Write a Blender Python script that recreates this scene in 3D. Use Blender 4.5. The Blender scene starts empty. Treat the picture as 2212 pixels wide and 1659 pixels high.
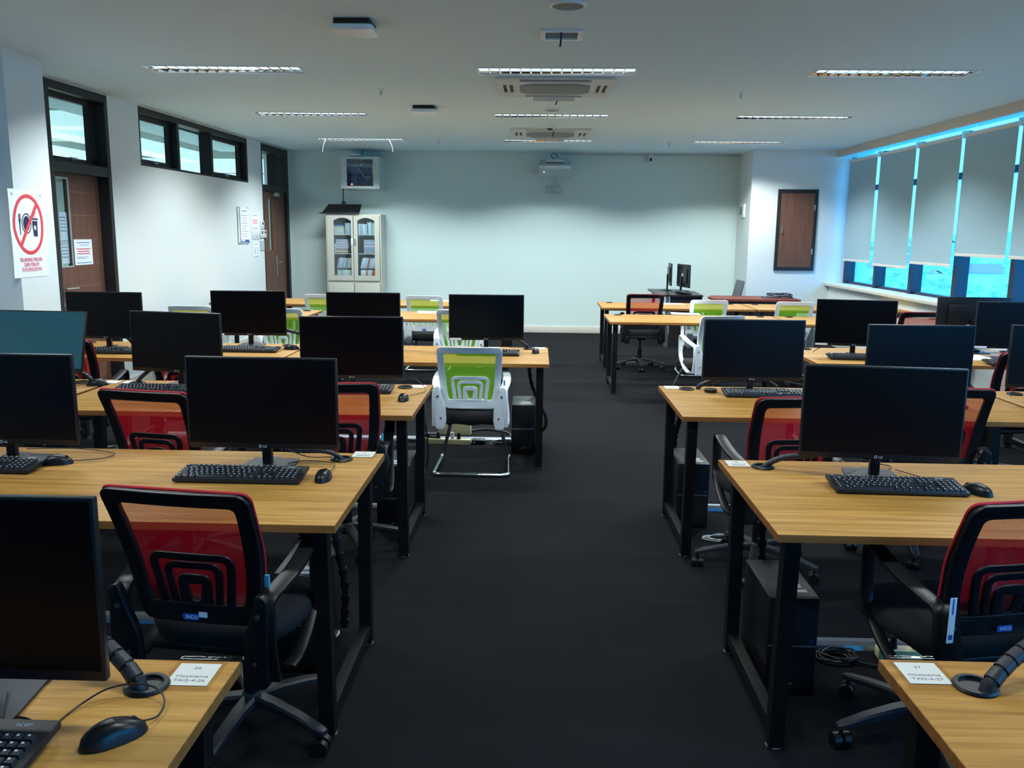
import bpy, bmesh, math, random
from math import sin, cos, pi, radians as R
from mathutils import Vector as V, Matrix
C = bpy.context.scene.collection
H = 2.873          # ceiling height

# ------------------------------------------------------------------ camera, world, exposure
cam = bpy.data.cameras.new('camera'); co = bpy.data.objects.new('camera', cam); C.objects.link(co)
cam.sensor_fit = 'HORIZONTAL'; cam.sensor_width = 36; cam.lens = 36*1858.69/2212
cam.clip_start = .05; cam.clip_end = 3000
P_, Y_, RO = .174233, .0267676, .0110529
fw = V((-sin(Y_)*cos(P_), cos(Y_)*cos(P_), -sin(P_))); r0 = V((cos(Y_), sin(Y_), 0)); u0 = r0.cross(fw)
rr = r0*cos(RO)+u0*sin(RO); uu = -r0*sin(RO)+u0*cos(RO)
m = Matrix((rr, uu, -fw)).transposed().to_4x4(); m.translation = V((0, 0, 1.61809)); co.matrix_world = m
bpy.context.scene.camera = co
vs = bpy.context.scene.view_settings
vs.view_transform = 'Standard'; vs.look = 'None'; vs.exposure = 0.34; vs.gamma = 1; vs.use_curve_mapping = False
w = bpy.data.worlds.new('world'); bpy.context.scene.world = w; w.use_nodes = True
bg = w.node_tree.nodes['Background']; bg.inputs[0].default_value = (.055, .40, .90, 1); bg.inputs[1].default_value = 6.2
LAMP_W = 53.0      # watts of each ceiling fixture
LAMP_C = (.87, .965, 1.0)
SPREAD = 134

# ------------------------------------------------------------------ materials
def lin(c): return c/12.92 if c <= .04045 else ((c+.055)/1.055)**2.4
def col(r, g, b): return (lin(r/255), lin(g/255), lin(b/255), 1)
def mat(name, c, rough=.5, metal=0, spec=None, emit=None, es=1, bump=0, bs=200, var=0, vs_=6, coat=0):
    m = bpy.data.materials.new(name); m.use_nodes = True; nt = m.node_tree; b = nt.nodes['Principled BSDF']
    b.inputs['Base Color'].default_value = c; b.inputs['Roughness'].default_value = rough; b.inputs['Metallic'].default_value = metal
    if spec is not None: b.inputs['Specular IOR Level'].default_value = spec
    if coat: b.inputs['Coat Weight'].default_value = coat
    if emit: b.inputs['Emission Color'].default_value = emit; b.inputs['Emission Strength'].default_value = es
    tc = nt.nodes.new('ShaderNodeTexCoord')
    if bump:
        n = nt.nodes.new('ShaderNodeTexNoise'); n.inputs['Scale'].default_value = bs; n.inputs['Detail'].default_value = 3
        bn = nt.nodes.new('ShaderNodeBump'); bn.inputs['Strength'].default_value = bump; bn.inputs['Distance'].default_value = .002
        nt.links.new(tc.outputs['Object'], n.inputs['Vector']); nt.links.new(n.outputs['Fac'], bn.inputs['Height']); nt.links.new(bn.outputs[0], b.inputs['Normal'])
    if var:
        n = nt.nodes.new('ShaderNodeTexNoise'); n.inputs['Scale'].default_value = vs_; n.inputs['Detail'].default_value = 5
        mx = nt.nodes.new('ShaderNodeMix'); mx.data_type = 'RGBA'
        mx.inputs[6].default_value = tuple(x*(1-var) for x in c[:3])+(1,); mx.inputs[7].default_value = tuple(min(1, x*(1+var)) for x in c[:3])+(1,)
        nt.links.new(tc.outputs['Object'], n.inputs['Vector']); nt.links.new(n.outputs['Fac'], mx.inputs[0]); nt.links.new(mx.outputs[2], b.inputs['Base Color'])
    return m
def wood(name, c1, c2, sx=1.2, sy=26, rough=.5, axis='X', bump=.1):
    m = bpy.data.materials.new(name); m.use_nodes = True; nt = m.node_tree; b = nt.nodes['Principled BSDF']; L = nt.links.new
    tc = nt.nodes.new('ShaderNodeTexCoord'); mp = nt.nodes.new('ShaderNodeMapping')
    mp.inputs['Scale'].default_value = (sx, sy, sy) if axis == 'X' else (sy, sy, sx)
    n = nt.nodes.new('ShaderNodeTexNoise'); n.inputs['Scale'].default_value = 1.6; n.inputs['Detail'].default_value = 8; n.inputs['Distortion'].default_value = .6
    n2 = nt.nodes.new('ShaderNodeTexNoise'); n2.inputs['Scale'].default_value = 6; n2.inputs['Detail'].default_value = 4
    cr = nt.nodes.new('ShaderNodeValToRGB'); cr.color_ramp.elements[0].position = .34; cr.color_ramp.elements[0].color = c1
    cr.color_ramp.elements[1].position = .64; cr.color_ramp.elements[1].color = c2
    mm = nt.nodes.new('ShaderNodeMath'); mm.operation = 'MULTIPLY_ADD'; mm.inputs[1].default_value = .35; 
    L(tc.outputs['Object'], mp.inputs[0]); L(mp.outputs[0], n.inputs['Vector']); L(mp.outputs[0], n2.inputs['Vector'])
    ma = nt.nodes.new('ShaderNodeMath'); ma.operation = 'MULTIPLY'; ma.inputs[1].default_value = .65
    L(n.outputs['Fac'], ma.inputs[0]); L(n2.outputs['Fac'], mm.inputs[0]); L(ma.outputs[0], mm.inputs[2]); L(mm.outputs[0], cr.inputs[0])
    L(cr.outputs[0], b.inputs['Base Color']); b.inputs['Roughness'].default_value = rough; b.inputs['Specular IOR Level'].default_value = .28
    bn = nt.nodes.new('ShaderNodeBump'); bn.inputs['Strength'].default_value = bump; bn.inputs['Distance'].default_value = .0006
    L(mm.outputs[0], bn.inputs['Height']); L(bn.outputs[0], b.inputs['Normal'])
    return m
def meshcloth(name, c, period=.0042, opac=.62):
    m = bpy.data.materials.new(name); m.use_nodes = True; nt = m.node_tree; L = nt.links.new
    b = nt.nodes['Principled BSDF']; b.inputs['Base Color'].default_value = c; b.inputs['Roughness'].default_value = .75
    out = nt.nodes['Material Output']; tr = nt.nodes.new('ShaderNodeBsdfTransparent'); tr.inputs[0].default_value = (1, 1, 1, 1); mx = nt.nodes.new('ShaderNodeMixShader')
    tl = nt.nodes.new('ShaderNodeBsdfTranslucent'); tl.inputs[0].default_value = c; m2 = nt.nodes.new('ShaderNodeMixShader'); m2.inputs[0].default_value = .3
    L(b.outputs[0], m2.inputs[1]); L(tl.outputs[0], m2.inputs[2])
    tc = nt.nodes.new('ShaderNodeTexCoord'); sep = nt.nodes.new('ShaderNodeSeparateXYZ'); L(tc.outputs['Object'], sep.inputs[0])
    def mth(op, a, b_=None):
        n = nt.nodes.new('ShaderNodeMath'); n.operation = op
        for i, x in enumerate((a, b_)):
            if x is None: continue
            if isinstance(x, (int, float)): n.inputs[i].default_value = x
            else: L(x, n.inputs[i])
        return n.outputs[0]
    k = 2*pi/period
    s1 = mth('SINE', mth('MULTIPLY', mth('ADD', sep.outputs[0], sep.outputs[2]), k*.7)); s2 = mth('SINE', mth('MULTIPLY', mth('SUBTRACT', sep.outputs[0], sep.outputs[2]), k*.7))
    h = mth('MULTIPLY', s1, s2)
    mr = nt.nodes.new('ShaderNodeMapRange'); mr.inputs[1].default_value = .05; mr.inputs[2].default_value = .3; mr.inputs[3].default_value = opac+.22; mr.inputs[4].default_value = opac-.42
    L(h, mr.inputs[0]); L(mr.outputs[0], mx.inputs[0]); L(tr.outputs[0], mx.inputs[1]); L(m2.outputs[0], mx.inputs[2]); L(mx.outputs[0], out.inputs[0])
    return m
def glassmat(name, tint=(.9, .97, 1, 1), gl=.12):
    m = bpy.data.materials.new(name); m.use_nodes = True; nt = m.node_tree; L = nt.links.new
    nt.nodes.remove(nt.nodes['Principled BSDF']); out = nt.nodes['Material Output']
    tr = nt.nodes.new('ShaderNodeBsdfTransparent'); tr.inputs[0].default_value = tint
    g = nt.nodes.new('ShaderNodeBsdfGlossy'); g.inputs['Roughness'].default_value = .02; mx = nt.nodes.new('ShaderNodeMixShader'); mx.inputs[0].default_value = gl
    L(tr.outputs[0], mx.inputs[1]); L(g.outputs[0], mx.inputs[2]); L(mx.outputs[0], out.inputs[0]); return m

def blindmat():
    m = mat('roller_blind_fabric', col(170, 204, 216), .8, bump=.2, bs=1500); nt = m.node_tree; b = nt.nodes['Principled BSDF']
    tl = nt.nodes.new('ShaderNodeBsdfTranslucent'); tl.inputs[0].default_value = col(190, 205, 210); mx = nt.nodes.new('ShaderNodeMixShader'); mx.inputs[0].default_value = .07
    nt.links.new(b.outputs[0], mx.inputs[1]); nt.links.new(tl.outputs[0], mx.inputs[2]); nt.links.new(mx.outputs[0], nt.nodes['Material Output'].inputs[0]); return m
def hillmat():
    m = mat('hillside', col(60, 110, 110), .9); nt = m.node_tree; b = nt.nodes['Principled BSDF']; L = nt.links.new
    tc = nt.nodes.new('ShaderNodeTexCoord'); mp = nt.nodes.new('ShaderNodeMapping'); mp.vector_type = 'TEXTURE'; mp.inputs['Rotation'].default_value = (0, 0, R(66)); mp.inputs['Scale'].default_value = (14, 1.3, 3)
    n = nt.nodes.new('ShaderNodeTexNoise'); n.inputs['Scale'].default_value = .5; n.inputs['Detail'].default_value = 8; n.inputs['Roughness'].default_value = .7
    cr = nt.nodes.new('ShaderNodeValToRGB'); e = cr.color_ramp.elements; e[0].position = .38; e[0].color = col(90, 130, 120); e[1].position = .68; e[1].color = col(240, 240, 235)
    k = e.new(.52); k.color = col(150, 180, 150); k = e.new(.58); k.color = col(200, 210, 190)
    L(tc.outputs['Object'], mp.inputs[0]); L(mp.outputs[0], n.inputs['Vector']); L(n.outputs['Fac'], cr.inputs[0]); L(cr.outputs[0], b.inputs['Base Color']); return m
M = dict(
 wall=mat('wall_paint', col(224, 231, 229), .75, bump=.05, bs=120), ceil=mat('ceiling_paint', col(214, 240, 252), .85, bump=.05, bs=60),
 wallb=mat('back_wall_paint', col(211, 229, 224), .8, bump=.05, bs=120),
 pelmet=mat('pelmet_paint', col(214, 208, 196), .7), skirt=mat('skirting_cream', col(214, 210, 196), .6),
 carpet=mat('charcoal_carpet', col(22, 23, 27), .95, spec=.12, bump=.8, bs=420, var=.22, vs_=2.2),
 oak=wood('oak_laminate', col(152, 106, 42), col(194, 146, 74)), oak_edge=wood('oak_edge_band', col(120, 76, 34), col(158, 106, 54), 1.2, 30),
 mahog=wood('mahogany', col(112, 52, 40), col(146, 74, 58)), darkwood=mat('dark_wenge', col(44, 34, 34), .35),
 doorw=wood('walnut_door', col(92, 62, 50), col(122, 86, 70), 1.0, 30, axis='Z'), groove=mat('door_groove', col(150, 120, 100), .6),
 blkmetal=mat('black_steel', col(14, 14, 15), .42, 0, spec=.35), frame=mat('black_window_frame', col(26, 27, 29), .5),
 winfr=mat('window_mullion', col(30, 38, 52), .5),
 plastic=mat('black_plastic', col(15, 16, 19), .4, bump=.12, bs=900), plastic2=mat('dark_grey_plastic', col(36, 39, 46), .45, bump=.15, bs=700),
 bezel=mat('monitor_bezel', col(17, 18, 21), .4), screen=mat('monitor_screen', col(4, 6, 10), .30, spec=.18),
 keycap=mat('keycap', col(34, 38, 44), .5), kbody=mat('keyboard_body', col(22, 24, 28), .45), legend=mat('key_legend_print', col(205, 210, 214), .6),
 mouse=mat('mouse_gloss', col(14, 16, 20), .33, spec=.4), cable=mat('cable_black', col(18, 18, 20), .5),
 cable_grey=mat('cable_grey', col(74, 78, 84), .5), cable_white=mat('cable_white', col(215, 220, 222), .5),
 chrome=mat('chrome', (.82, .84, .86, 1), .09, 1), alu=mat('brushed_aluminium', col(176, 184, 196), .35, 1), steel=mat('satin_steel', (.62, .63, .64, 1), .3, 1),
 white=mat('white_plastic', col(226, 232, 234), .35), whitep=mat('white_gloss_plastic', col(232, 238, 240), .3), paper=mat('paper', col(240, 246, 252), .8),
 redmesh=meshcloth('red_mesh_fabric', col(200, 12, 30)), greenmesh=meshcloth('green_mesh_fabric', col(128, 190, 24), .0040, .66), redrim=mat('red_piping', col(190, 24, 40), .7),
 seat=mat('black_seat_fabric', col(20, 21, 24), .9, bump=.6, bs=900), cream=mat('cream_steel', col(192, 192, 178), .4), creamp=mat('cream_plastic', col(226, 214, 160), .45),
 rackm=mat('grey_white_steel', col(184, 200, 200), .4), inkb=mat('navy_ink', col(30, 38, 74), .7), inkr=mat('red_ink', col(228, 66, 74), .7), inkg=mat('grey_ink', col(120, 128, 150), .7),
 inkblue=mat('blue_ink', col(50, 90, 190), .6), sticker=mat('blue_sticker', col(30, 100, 200), .4), teal=mat('teal_tag', col(60, 150, 180), .5),
 glass=glassmat('window_glass', (.86, .95, 1, 1), .06), dglass=glassmat('door_glass', (.75, .85, .88, 1), .15), tape=glassmat('clear_tape', (.93, .90, .84, 1), .07),
 blind=blindmat(), blindbar=mat('blind_bottom_bar', col(230, 226, 216), .5),
 mirror=mat('louvre_mirror', (.9, .92, .95, 1), .10, 1), tube=mat('fluorescent_tube', (1, 1, 1, 1), .3, emit=(.85, .96, 1, 1), es=1.2),
 grille=mat('grey_grille', col(120, 130, 134), .6), slot=mat('dark_slot', col(24, 28, 34), .6), acw=mat('aircon_white', col(206, 210, 206), .5),
 ribbon=mat('dark_red_ribbon', col(92, 14, 40), .6), ribbon2=mat('purple_ribbon', col(48, 26, 84), .6), greyfab=mat('grey_fabric', col(96, 102, 108), .8),
 led=mat('led_blue', (0, 0, 0, 1), .3, emit=(.3, .6, 1, 1), es=6), ledr=mat('led_red', (0, 0, 0, 1), .3, emit=(1, .12, .04, 1), es=5),
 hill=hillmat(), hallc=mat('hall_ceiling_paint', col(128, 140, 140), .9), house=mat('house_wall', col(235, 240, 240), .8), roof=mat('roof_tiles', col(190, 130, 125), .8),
 grass=mat('field_green', col(110, 190, 160), .9, var=.2, vs_=.02), rubber=mat('rubber', col(26, 26, 28), .7), footm=mat('levelling_foot', col(62, 62, 64), .5, .3), screen_glow_sheen=mat('monitor_screen_painted_reflection', col(4, 6, 10), .3, spec=.3, emit=(.010, .050, .072, 1), es=1), cove=mat('cove_light', col(230, 240, 240), .6, emit=(.6, .9, .88, 1), es=.7), badge=mat('navy_badge', col(24, 44, 120), .4), orange=mat('orange_cover', col(206, 104, 54), .6),
)

# ------------------------------------------------------------------ mesh helpers
class MB:
    def __init__(s): s.b = bmesh.new()
    def box(s, c, d, rot=None, bev=0, taper=None):
        g = bmesh.ops.create_cube(s.b, size=1)['verts']
        for v in g:
            t = taper if taper and v.co.z > 0 else (1, 1)
            v.co = V((v.co.x*d[0]*t[0], v.co.y*d[1]*t[1], v.co.z*d[2]))
        if bev:
            es = list({e for v in g for e in v.link_edges})
            r = bmesh.ops.bevel(s.b, geom=es, offset=bev, segments=2, affect='EDGES', profile=.5)
            g = list({v for f in r['faces'] for v in f.verts} | {v for v in g if v.is_valid})
        mt = Matrix.Translation(V(c)) @ (rot.to_4x4() if rot else Matrix.Identity(4))
        for v in g: v.co = mt @ v.co
        return s
    def lo(s, a, b_, bev=0): return s.box([(a[i]+b_[i])/2 for i in range(3)], [abs(b_[i]-a[i]) for i in range(3)], bev=bev)
    def cyl(s, p0, p1, r0, r1=None, seg=16):
        p0, p1 = V(p0), V(p1); r1 = r0 if r1 is None else r1; d = p1-p0
        g = bmesh.ops.create_cone(s.b, cap_ends=True, segments=seg, radius1=r0, radius2=r1, depth=d.length)['verts']
        mt = Matrix.Translation((p0+p1)/2) @ d.to_track_quat('Z', 'Y').to_matrix().to_4x4()
        for v in g: v.co = mt @ v.co
        return s
    def tube(s, pts, r, seg=8, closed=False, sq=None):
        pts = [V(p) for p in pts]; n = len(pts); rings = []; up = V((0, 0, 1))
        prev = None
        for i, p in enumerate(pts):
            a = pts[(i-1) % n] if closed or i else p; b_ = pts[(i+1) % n] if closed or i < n-1 else p
            t = (b_-a).normalized()
            if prev is None: x = t.cross(up); x = x if x.length > .1 else t.cross(V((1, 0, 0)))
            else: x = prev-t*prev.dot(t)
            x.normalize(); prev = x; y = t.cross(x); ring = []
            rad = r[i] if isinstance(r, (list, tuple)) else r
            for k in range(seg):
                an = 2*pi*(k+.5)/seg
                ring.append(s.b.verts.new(p+x*cos(an)*rad*(sq[0] if sq else 1)+y*sin(an)*rad*(sq[1] if sq else 1)))
            rings.append(ring)
        for i in range(n if closed else n-1):
            A, B = rings[i], rings[(i+1) % n]
            for k in range(seg): s.b.faces.new((A[k], A[(k+1) % seg], B[(k+1) % seg], B[k]))
        if not closed: s.b.faces.new(list(reversed(rings[0]))); s.b.faces.new(rings[-1])
        return s
    def lathe(s, prof, c=(0, 0, 0), seg=24, sx=1, sy=1):
        c = V(c); rings = [[s.b.verts.new(c+V((r*cos(2*pi*k/seg)*sx, r*sin(2*pi*k/seg)*sy, z))) for k in range(seg)] for r, z in prof]
        for A, B in zip(rings, rings[1:]):
            for k in range(seg): s.b.faces.new((A[k], A[(k+1) % seg], B[(k+1) % seg], B[k]))
        if prof[0][0] > 1e-5: s.b.faces.new(list(reversed(rings[0])))
        if prof[-1][0] > 1e-5: s.b.faces.new(rings[-1])
        return s
    def grid(s, f, nu, nv):
        vs = [[s.b.verts.new(f(i/nu, j/nv)) for j in range(nv+1)] for i in range(nu+1)]
        for i in range(nu):
            for j in range(nv): s.b.faces.new((vs[i][j], vs[i+1][j], vs[i+1][j+1], vs[i][j+1]))
        return s
    def poly(s, pts, d):
        """convex or simple polygon prism, pts 3D, extruded by vector d"""
        a = [s.b.verts.new(V(p)) for p in pts]; b_ = [s.b.verts.new(V(p)+V(d)) for p in pts]; n = len(a)
        s.b.faces.new(a); s.b.faces.new(list(reversed(b_)))
        for i in range(n): s.b.faces.new((a[i], a[(i+1) % n], b_[(i+1) % n], b_[i]))
        return s
    def add(s, me):
        s.b.from_mesh(me); bpy.data.meshes.remove(me); return s
    def tf(s, f):
        for v in s.b.verts: v.co = V(f(v.co))
        return s
    def build(s, name, m, parent=None, ang=35):
        bmesh.ops.remove_doubles(s.b, verts=s.b.verts, dist=1e-6)
        bmesh.ops.recalc_face_normals(s.b, faces=s.b.faces)
        me = bpy.data.meshes.new(name); s.b.to_mesh(me); s.b.free()
        if ang:
            me.polygons.foreach_set('use_smooth', [True]*len(me.polygons)); me.set_sharp_from_angle(angle=R(ang))
        me.materials.append(M[m] if isinstance(m, str) else m)
        o = bpy.data.objects.new(name, me); C.objects.link(o)
        if parent: o.parent = parent
        return o
def curve_mesh(loops=None, depth=.001, bev=0, text=None, size=.1, align='LEFT', sp=1.0):
    """flat shape (outer and hole outlines) or text, as a mesh lying in XY"""
    if text is not None:
        cu = bpy.data.curves.new('t', 'FONT'); cu.body = text; cu.size = size; cu.align_x = align; cu.space_line = sp; cu.resolution_u = 3
    else:
        cu = bpy.data.curves.new('c', 'CURVE'); cu.dimensions = '2D'; cu.fill_mode = 'BOTH'
        for lp in loops:
            sp_ = cu.splines.new('POLY'); sp_.points.add(len(lp)-1); sp_.use_cyclic_u = True
            for i, p in enumerate(lp): sp_.points[i].co = (p[0], p[1], 0, 1)
    cu.extrude = depth/2; cu.bevel_depth = bev; cu.bevel_resolution = 1
    o = bpy.data.objects.new('t', cu); C.objects.link(o); bpy.context.view_layer.update()
    me = bpy.data.meshes.new_from_object(o.evaluated_get(bpy.context.evaluated_depsgraph_get()))
    bpy.data.objects.remove(o); bpy.data.curves.remove(cu); return me
def fillet(pts, r, seg=5, closed=True):
    out = []; n = len(pts)
    for i, p in enumerate(pts):
        if not closed and i in (0, n-1): out.append(tuple(p)); continue
        p = V(p); a = V(pts[(i-1) % n]); b_ = V(pts[(i+1) % n]); ri = r[i] if isinstance(r, (list, tuple)) else r
        da, db = (a-p), (b_-p); k = min(ri, da.length*.48, db.length*.48); A = p+da.normalized()*k; B = p+db.normalized()*k
        for j in range(seg+1):
            t = j/seg; out.append(tuple(A*(1-t)**2+p*2*t*(1-t)+B*t*t))
    return out
def band(pts, w):
    """outline of a stroke of width w (list allowed) along a 2D polyline"""
    L_, R_ = [], []; n = len(pts)
    for i in range(n):
        a = V(pts[max(0, i-1)]); b_ = V(pts[min(n-1, i+1)]); t = (b_-a).normalized(); nn = V((-t.y, t.x)); p = V(pts[i])
        ww = (w[i] if isinstance(w, list) else w)/2
        L_.append(tuple(p+nn*ww)); R_.append(tuple(p-nn*ww))
    return L_+R_[::-1]
def dd(p):
    o = [p[0]]
    for q in p[1:]:
        if (V(q)-V(o[-1])).length > 1e-4: o.append(q)
    return o
def circ(cx, cy, rx, ry=None, n=40): ry = rx if ry is None else ry; return [(cx+rx*cos(2*pi*i/n), cy+ry*sin(2*pi*i/n)) for i in range(n)]
def rect(x0, y0, x1, y1): return [(x0, y0), (x1, y0), (x1, y1), (x0, y1)]
def smooth_path(pts, k=6):
    P = [V(p) for p in pts]; out = []
    for i in range(len(P)-1):
        a, b_, c_, d = P[max(0, i-1)], P[i], P[i+1], P[min(len(P)-1, i+2)]
        for j in range(k):
            t = j/k; out.append(.5*((2*b_)+(c_-a)*t+(2*a-5*b_+4*c_-d)*t*t+(3*b_-a-3*c_+d)*t**3))
    return out+[P[-1]]
def thing(name, label, cat, loc=(0, 0, 0), rz=0, group=None):
    o = bpy.data.objects.new(name, None); C.objects.link(o); o.location = loc; o.rotation_euler = (0, 0, rz); o.empty_display_size = .1
    return tag(o, label, cat, group)
def tag(o, label, cat, group=None):
    o['label'] = label; o['category'] = cat
    if group: o['group'] = group
    return o
def struct(o): o['kind'] = 'structure'; return o
def dup(o, loc=None, rz=None, label=None, group=None, parent=None):
    c = o.copy(); C.objects.link(c)
    if parent: c.parent = parent
    if loc is not None: c.location = loc
    if rz is not None: c.rotation_euler = (0, 0, rz)
    if label: c['label'] = label
    if group: c['group'] = group
    for ch in list(kids.get(o.name, [])) or [x for x in C.objects if x.parent == o]: dup(ch, parent=c)
    return c
kids = {}
used = set()
def place(proto, loc, rz, label, group=None):
    """first call moves the prototype itself, later ones copy it"""
    if proto.name not in used:
        used.add(proto.name); proto.location = loc; proto.rotation_euler = (0, 0, rz); proto['label'] = label
        if group: proto['group'] = group
        return proto
    return dup(proto, loc, rz, label, group)

# ------------------------------------------------------------------ room shell
YB = 14.13
XR = 4.45          # right wall face
LWO = -4.343; LWA = -.022835
def LW(y, z, x=0): # point on the left wall
    return (LWO+.02284*y+x, y, z)
struct(MB().lo((-5, -6.7, -.1), (5, 14.4, 0)).build('floor', 'carpet'))
# light fixtures: 3 columns, rows
LX = [-2.495, .134, 2.751]; LY = [1.87, 4.48, 7.112, 9.743, 12.3445]
fixt = [(x, y) for y in LY for x in LX]
FW, FD = 1.246, .306
loops = [rect(-5.2, -6.7, 5, 14.4)]+[rect(x-FW/2+.012, y-FD/2+.012, x+FW/2-.012, y+FD/2-.012) for x, y in fixt]
struct(MB().add(curve_mesh(loops, .02)).tf(lambda c: (c.x, c.y, c.z+H+.01)).build('ceiling', 'ceil', ang=0))
struct(MB().lo((-5.2, -6.8, 0), (5.2, -6.65, H)).build('wall_front', 'wall'))
# left wall, in its own slightly turned frame: x into the room, y along it
def lwbuild(mb, name, m, ang=35):
    o = mb.build(name, m, ang=ang); o.location = (LWO, 0, 0); o.rotation_euler = (0, 0, LWA); return o
w_ = MB()
for a, b_, z0, z1 in [(-6.7, 7.44, 0, H), (8.475, 9.11, 0, H), (9.11, 12.28, 0, 2.266), (12.28, 12.85, 0, H), (14.1, 14.4, 0, H)]: w_.lo((-.16, a, z0), (0, b_, z1))
for a, b_ in [(7.44, 8.475), (9.11, 12.28), (12.85, 14.1)]: w_.lo((-.16, a, 2.864), (0, b_, H))
struct(lwbuild(w_, 'wall_left', 'wall'))
struct(MB().lo((-4.3, 6.3, 0), (-3.81, 6.80, H)).build('wall_left_pilaster', 'wall'))
struct(MB().lo((-4.3, YB, 0), (3.2, 14.35, H)).build('wall_back', 'wallb'))
struct(MB().lo((3.2, 13.3, 0), (5.0, 14.35, H)).build('wall_back_pilaster', 'wall'))
struct(MB().lo((-3.98, YB-.012, 0), (3.2, YB, .11), bev=.003).build('baseboard_back', 'skirt'))
struct(MB().lo((3.188, 13.288, 0), (3.2, YB-.012, .11)).lo((3.2, 13.288, 0), (XR, 13.3, .11)).build('baseboard_pilaster', 'skirt'))
o = MB().lo((0, 8.475, 0), (.012, 12.84, .11)); struct(lwbuild(o, 'baseboard_left', 'skirt'))
struct(MB().lo((XR, -6.7, 0), (XR+.12, 13.3, .872)).lo((XR, -6.7, 2.775), (XR+.05, 13.3, H)).lo((XR+.05, -6.7, 2.862), (5, 13.3, H)).build('wall_right', 'wall'))
struct(MB().lo((XR-.006, -6.7, 2.775), (XR, 13.3, 2.862)).build('trim_1', 'pelmet'))
struct(MB().lo((XR-.07, -6.7, .875), (4.86, 10.9, .917), bev=.004).lo((XR-.07, 10.904, .875), (4.86, 13.3, .917), bev=.004).build('trim_2', 'skirt'))
struct(MB().lo((XR-.012, -6.7, 0), (XR, 13.288, .11)).build('baseboard_right', 'skirt'))
# window on the right: mullions, transom, glass
my = [13.26, 12.10, 10.96, 9.81, 8.64, 7.48, 6.32, 5.16, 4.0, 2.84, 1.68, .52, -.64, -1.8]
for i in range(len(my)-1):
    y1, y0 = my[i], my[i+1]
    f = MB().lo((4.66, y1-.04, .917), (4.80, y1+.04, 2.757)).lo((4.70, y0+.04, 2.26), (4.78, y1-.04, 2.33)).lo((4.70, y0+.04, .917), (4.78, y1-.04, .95)).lo((4.70, y0+.04, 2.848), (4.78, y1-.04, 2.862))
    fo = struct(f.build('window_%d' % (i+3), 'winfr'))
    g = MB().lo((4.745, y0+.03, .94), (4.75, y1-.03, 2.26)).lo((4.745, y0+.03, 2.33), (4.75, y1-.03, 2.85)).build('pane', 'glass', fo)
# roller blinds
tops = [(12.09, 13.145), (10.885, 12.005), (9.745, 10.82), (8.63, 9.68), (7.47, 8.58), (6.31, 7.43), (5.15, 6.27), (3.99, 5.11), (2.83, 3.95), (1.67, 2.79)]
bots = [1.275, 1.245, 1.312, 1.436, 1.435, 1.30, 1.36, 1.28, 1.33, 1.3]
bl = ['roller blind nearest the back corner, lowered most of the way', 'second roller blind from the back corner, hanging lowest of all', 'third roller blind from the back corner, in the row over the windows',
      'wide grey roller blind, first of the shorter ones with more window below', 'roller blind at the right edge of the photo, cut by the frame']
for i, ((a, b_), zb) in enumerate(zip(tops, bots)):
    lab = bl[i] if i < 5 else 'roller blind on the window wall beside the camera, out towards the front of the room'
    t = thing('roller_blind', lab, 'blind', (4.58, (a+b_)/2, 0), 0, 'roller blinds on the window wall'); h = (b_-a)/2
    MB().box((0, 0, (zb+2.70)/2), (.0016, 2*h-.02, 2.70-zb)).build('fabric', 'blind', t)
    MB().cyl((.012, -h, 2.70), (.012, h, 2.70), .026, seg=20).lo((-.016, -h-.006, 2.67), (.03, -h, 2.75)).lo((-.016, h, 2.67), (.03, h+.006, 2.75)).build('roller_tube', 'blindbar', t)
    MB().box((0, 0, zb-.002), (.014, 2*h-.02, .032), bev=.004).cyl((-.009, -h+.06, zb), (-.006, -h+.06, zb), .006).build('bottom_bar', 'blindbar', t)

# ------------------------------------------------------------------ doors and windows of the left wall
def lpart(mb, name, m, parent): return mb.build(name, m, parent)
def lframe(name):
    o = bpy.data.objects.new(name, None); C.objects.link(o); o.location = (LWO, 0, 0); o.rotation_euler = (0, 0, LWA); return struct(o)
d1 = lframe('door_1')
MB().lo((-.16, 7.44, 0), (.008, 7.50, 2.864)).lo((-.16, 8.415, 0), (.008, 8.475, 2.864)).lo((-.16, 7.5, 2.10), (.004, 8.415, 2.19)).lo((-.16, 7.5, 2.79), (.006, 8.415, 2.864)).build('door_frame', 'frame', d1)
MB().lo((-.145, 7.56, 2.22), (-.10, 7.60, 2.76)).lo((-.145, 8.31, 2.22), (-.10, 8.37, 2.76)).lo((-.145, 7.5, 2.19), (-.10, 8.415, 2.245)).lo((-.145, 7.5, 2.745), (-.10, 8.415, 2.79)).build('transom_sash', 'frame', d1)
MB().lo((-.125, 7.6, 2.24), (-.12, 8.31, 2.75)).build('pane', 'glass', d1)
MB().lo((-.098, 7.93, 2.235), (-.07, 8.03, 2.25)).cyl((-.08, 7.95, 2.24), (-.06, 7.95, 2.22), .006).build('sash_latch', 'steel', d1)
lf = MB().add(curve_mesh([rect(7.505, .01, 8.41, 2.10), rect(7.69, 1.27, 7.87, 2.055)], .04)).tf(lambda c: (c.z-.12, c.x, c.y)).build('door_leaf', 'doorw', d1)
g = MB()
for z in (.2, .5, .8, 1.08, 1.29, 1.51, 1.73, 1.94): g.lo((-.1005, 7.90, z), (-.0992, 8.33, z+.004))
g.lo((-.1005, 8.32, .2), (-.0992, 8.324, 2.06)); g.build('panel_grooves', 'groove', lf)
MB().lo((-.122, 7.69, 1.27), (-.118, 7.87, 2.055)).build('door_pane', 'dglass', lf)
MB().add(curve_mesh([rect(7.68, 1.26, 7.88, 2.065), rect(7.695, 1.275, 7.865, 2.05)], .008)).tf(lambda c: (c.z-.098, c.x, c.y)).build('pane_trim', 'steel', lf)
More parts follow.
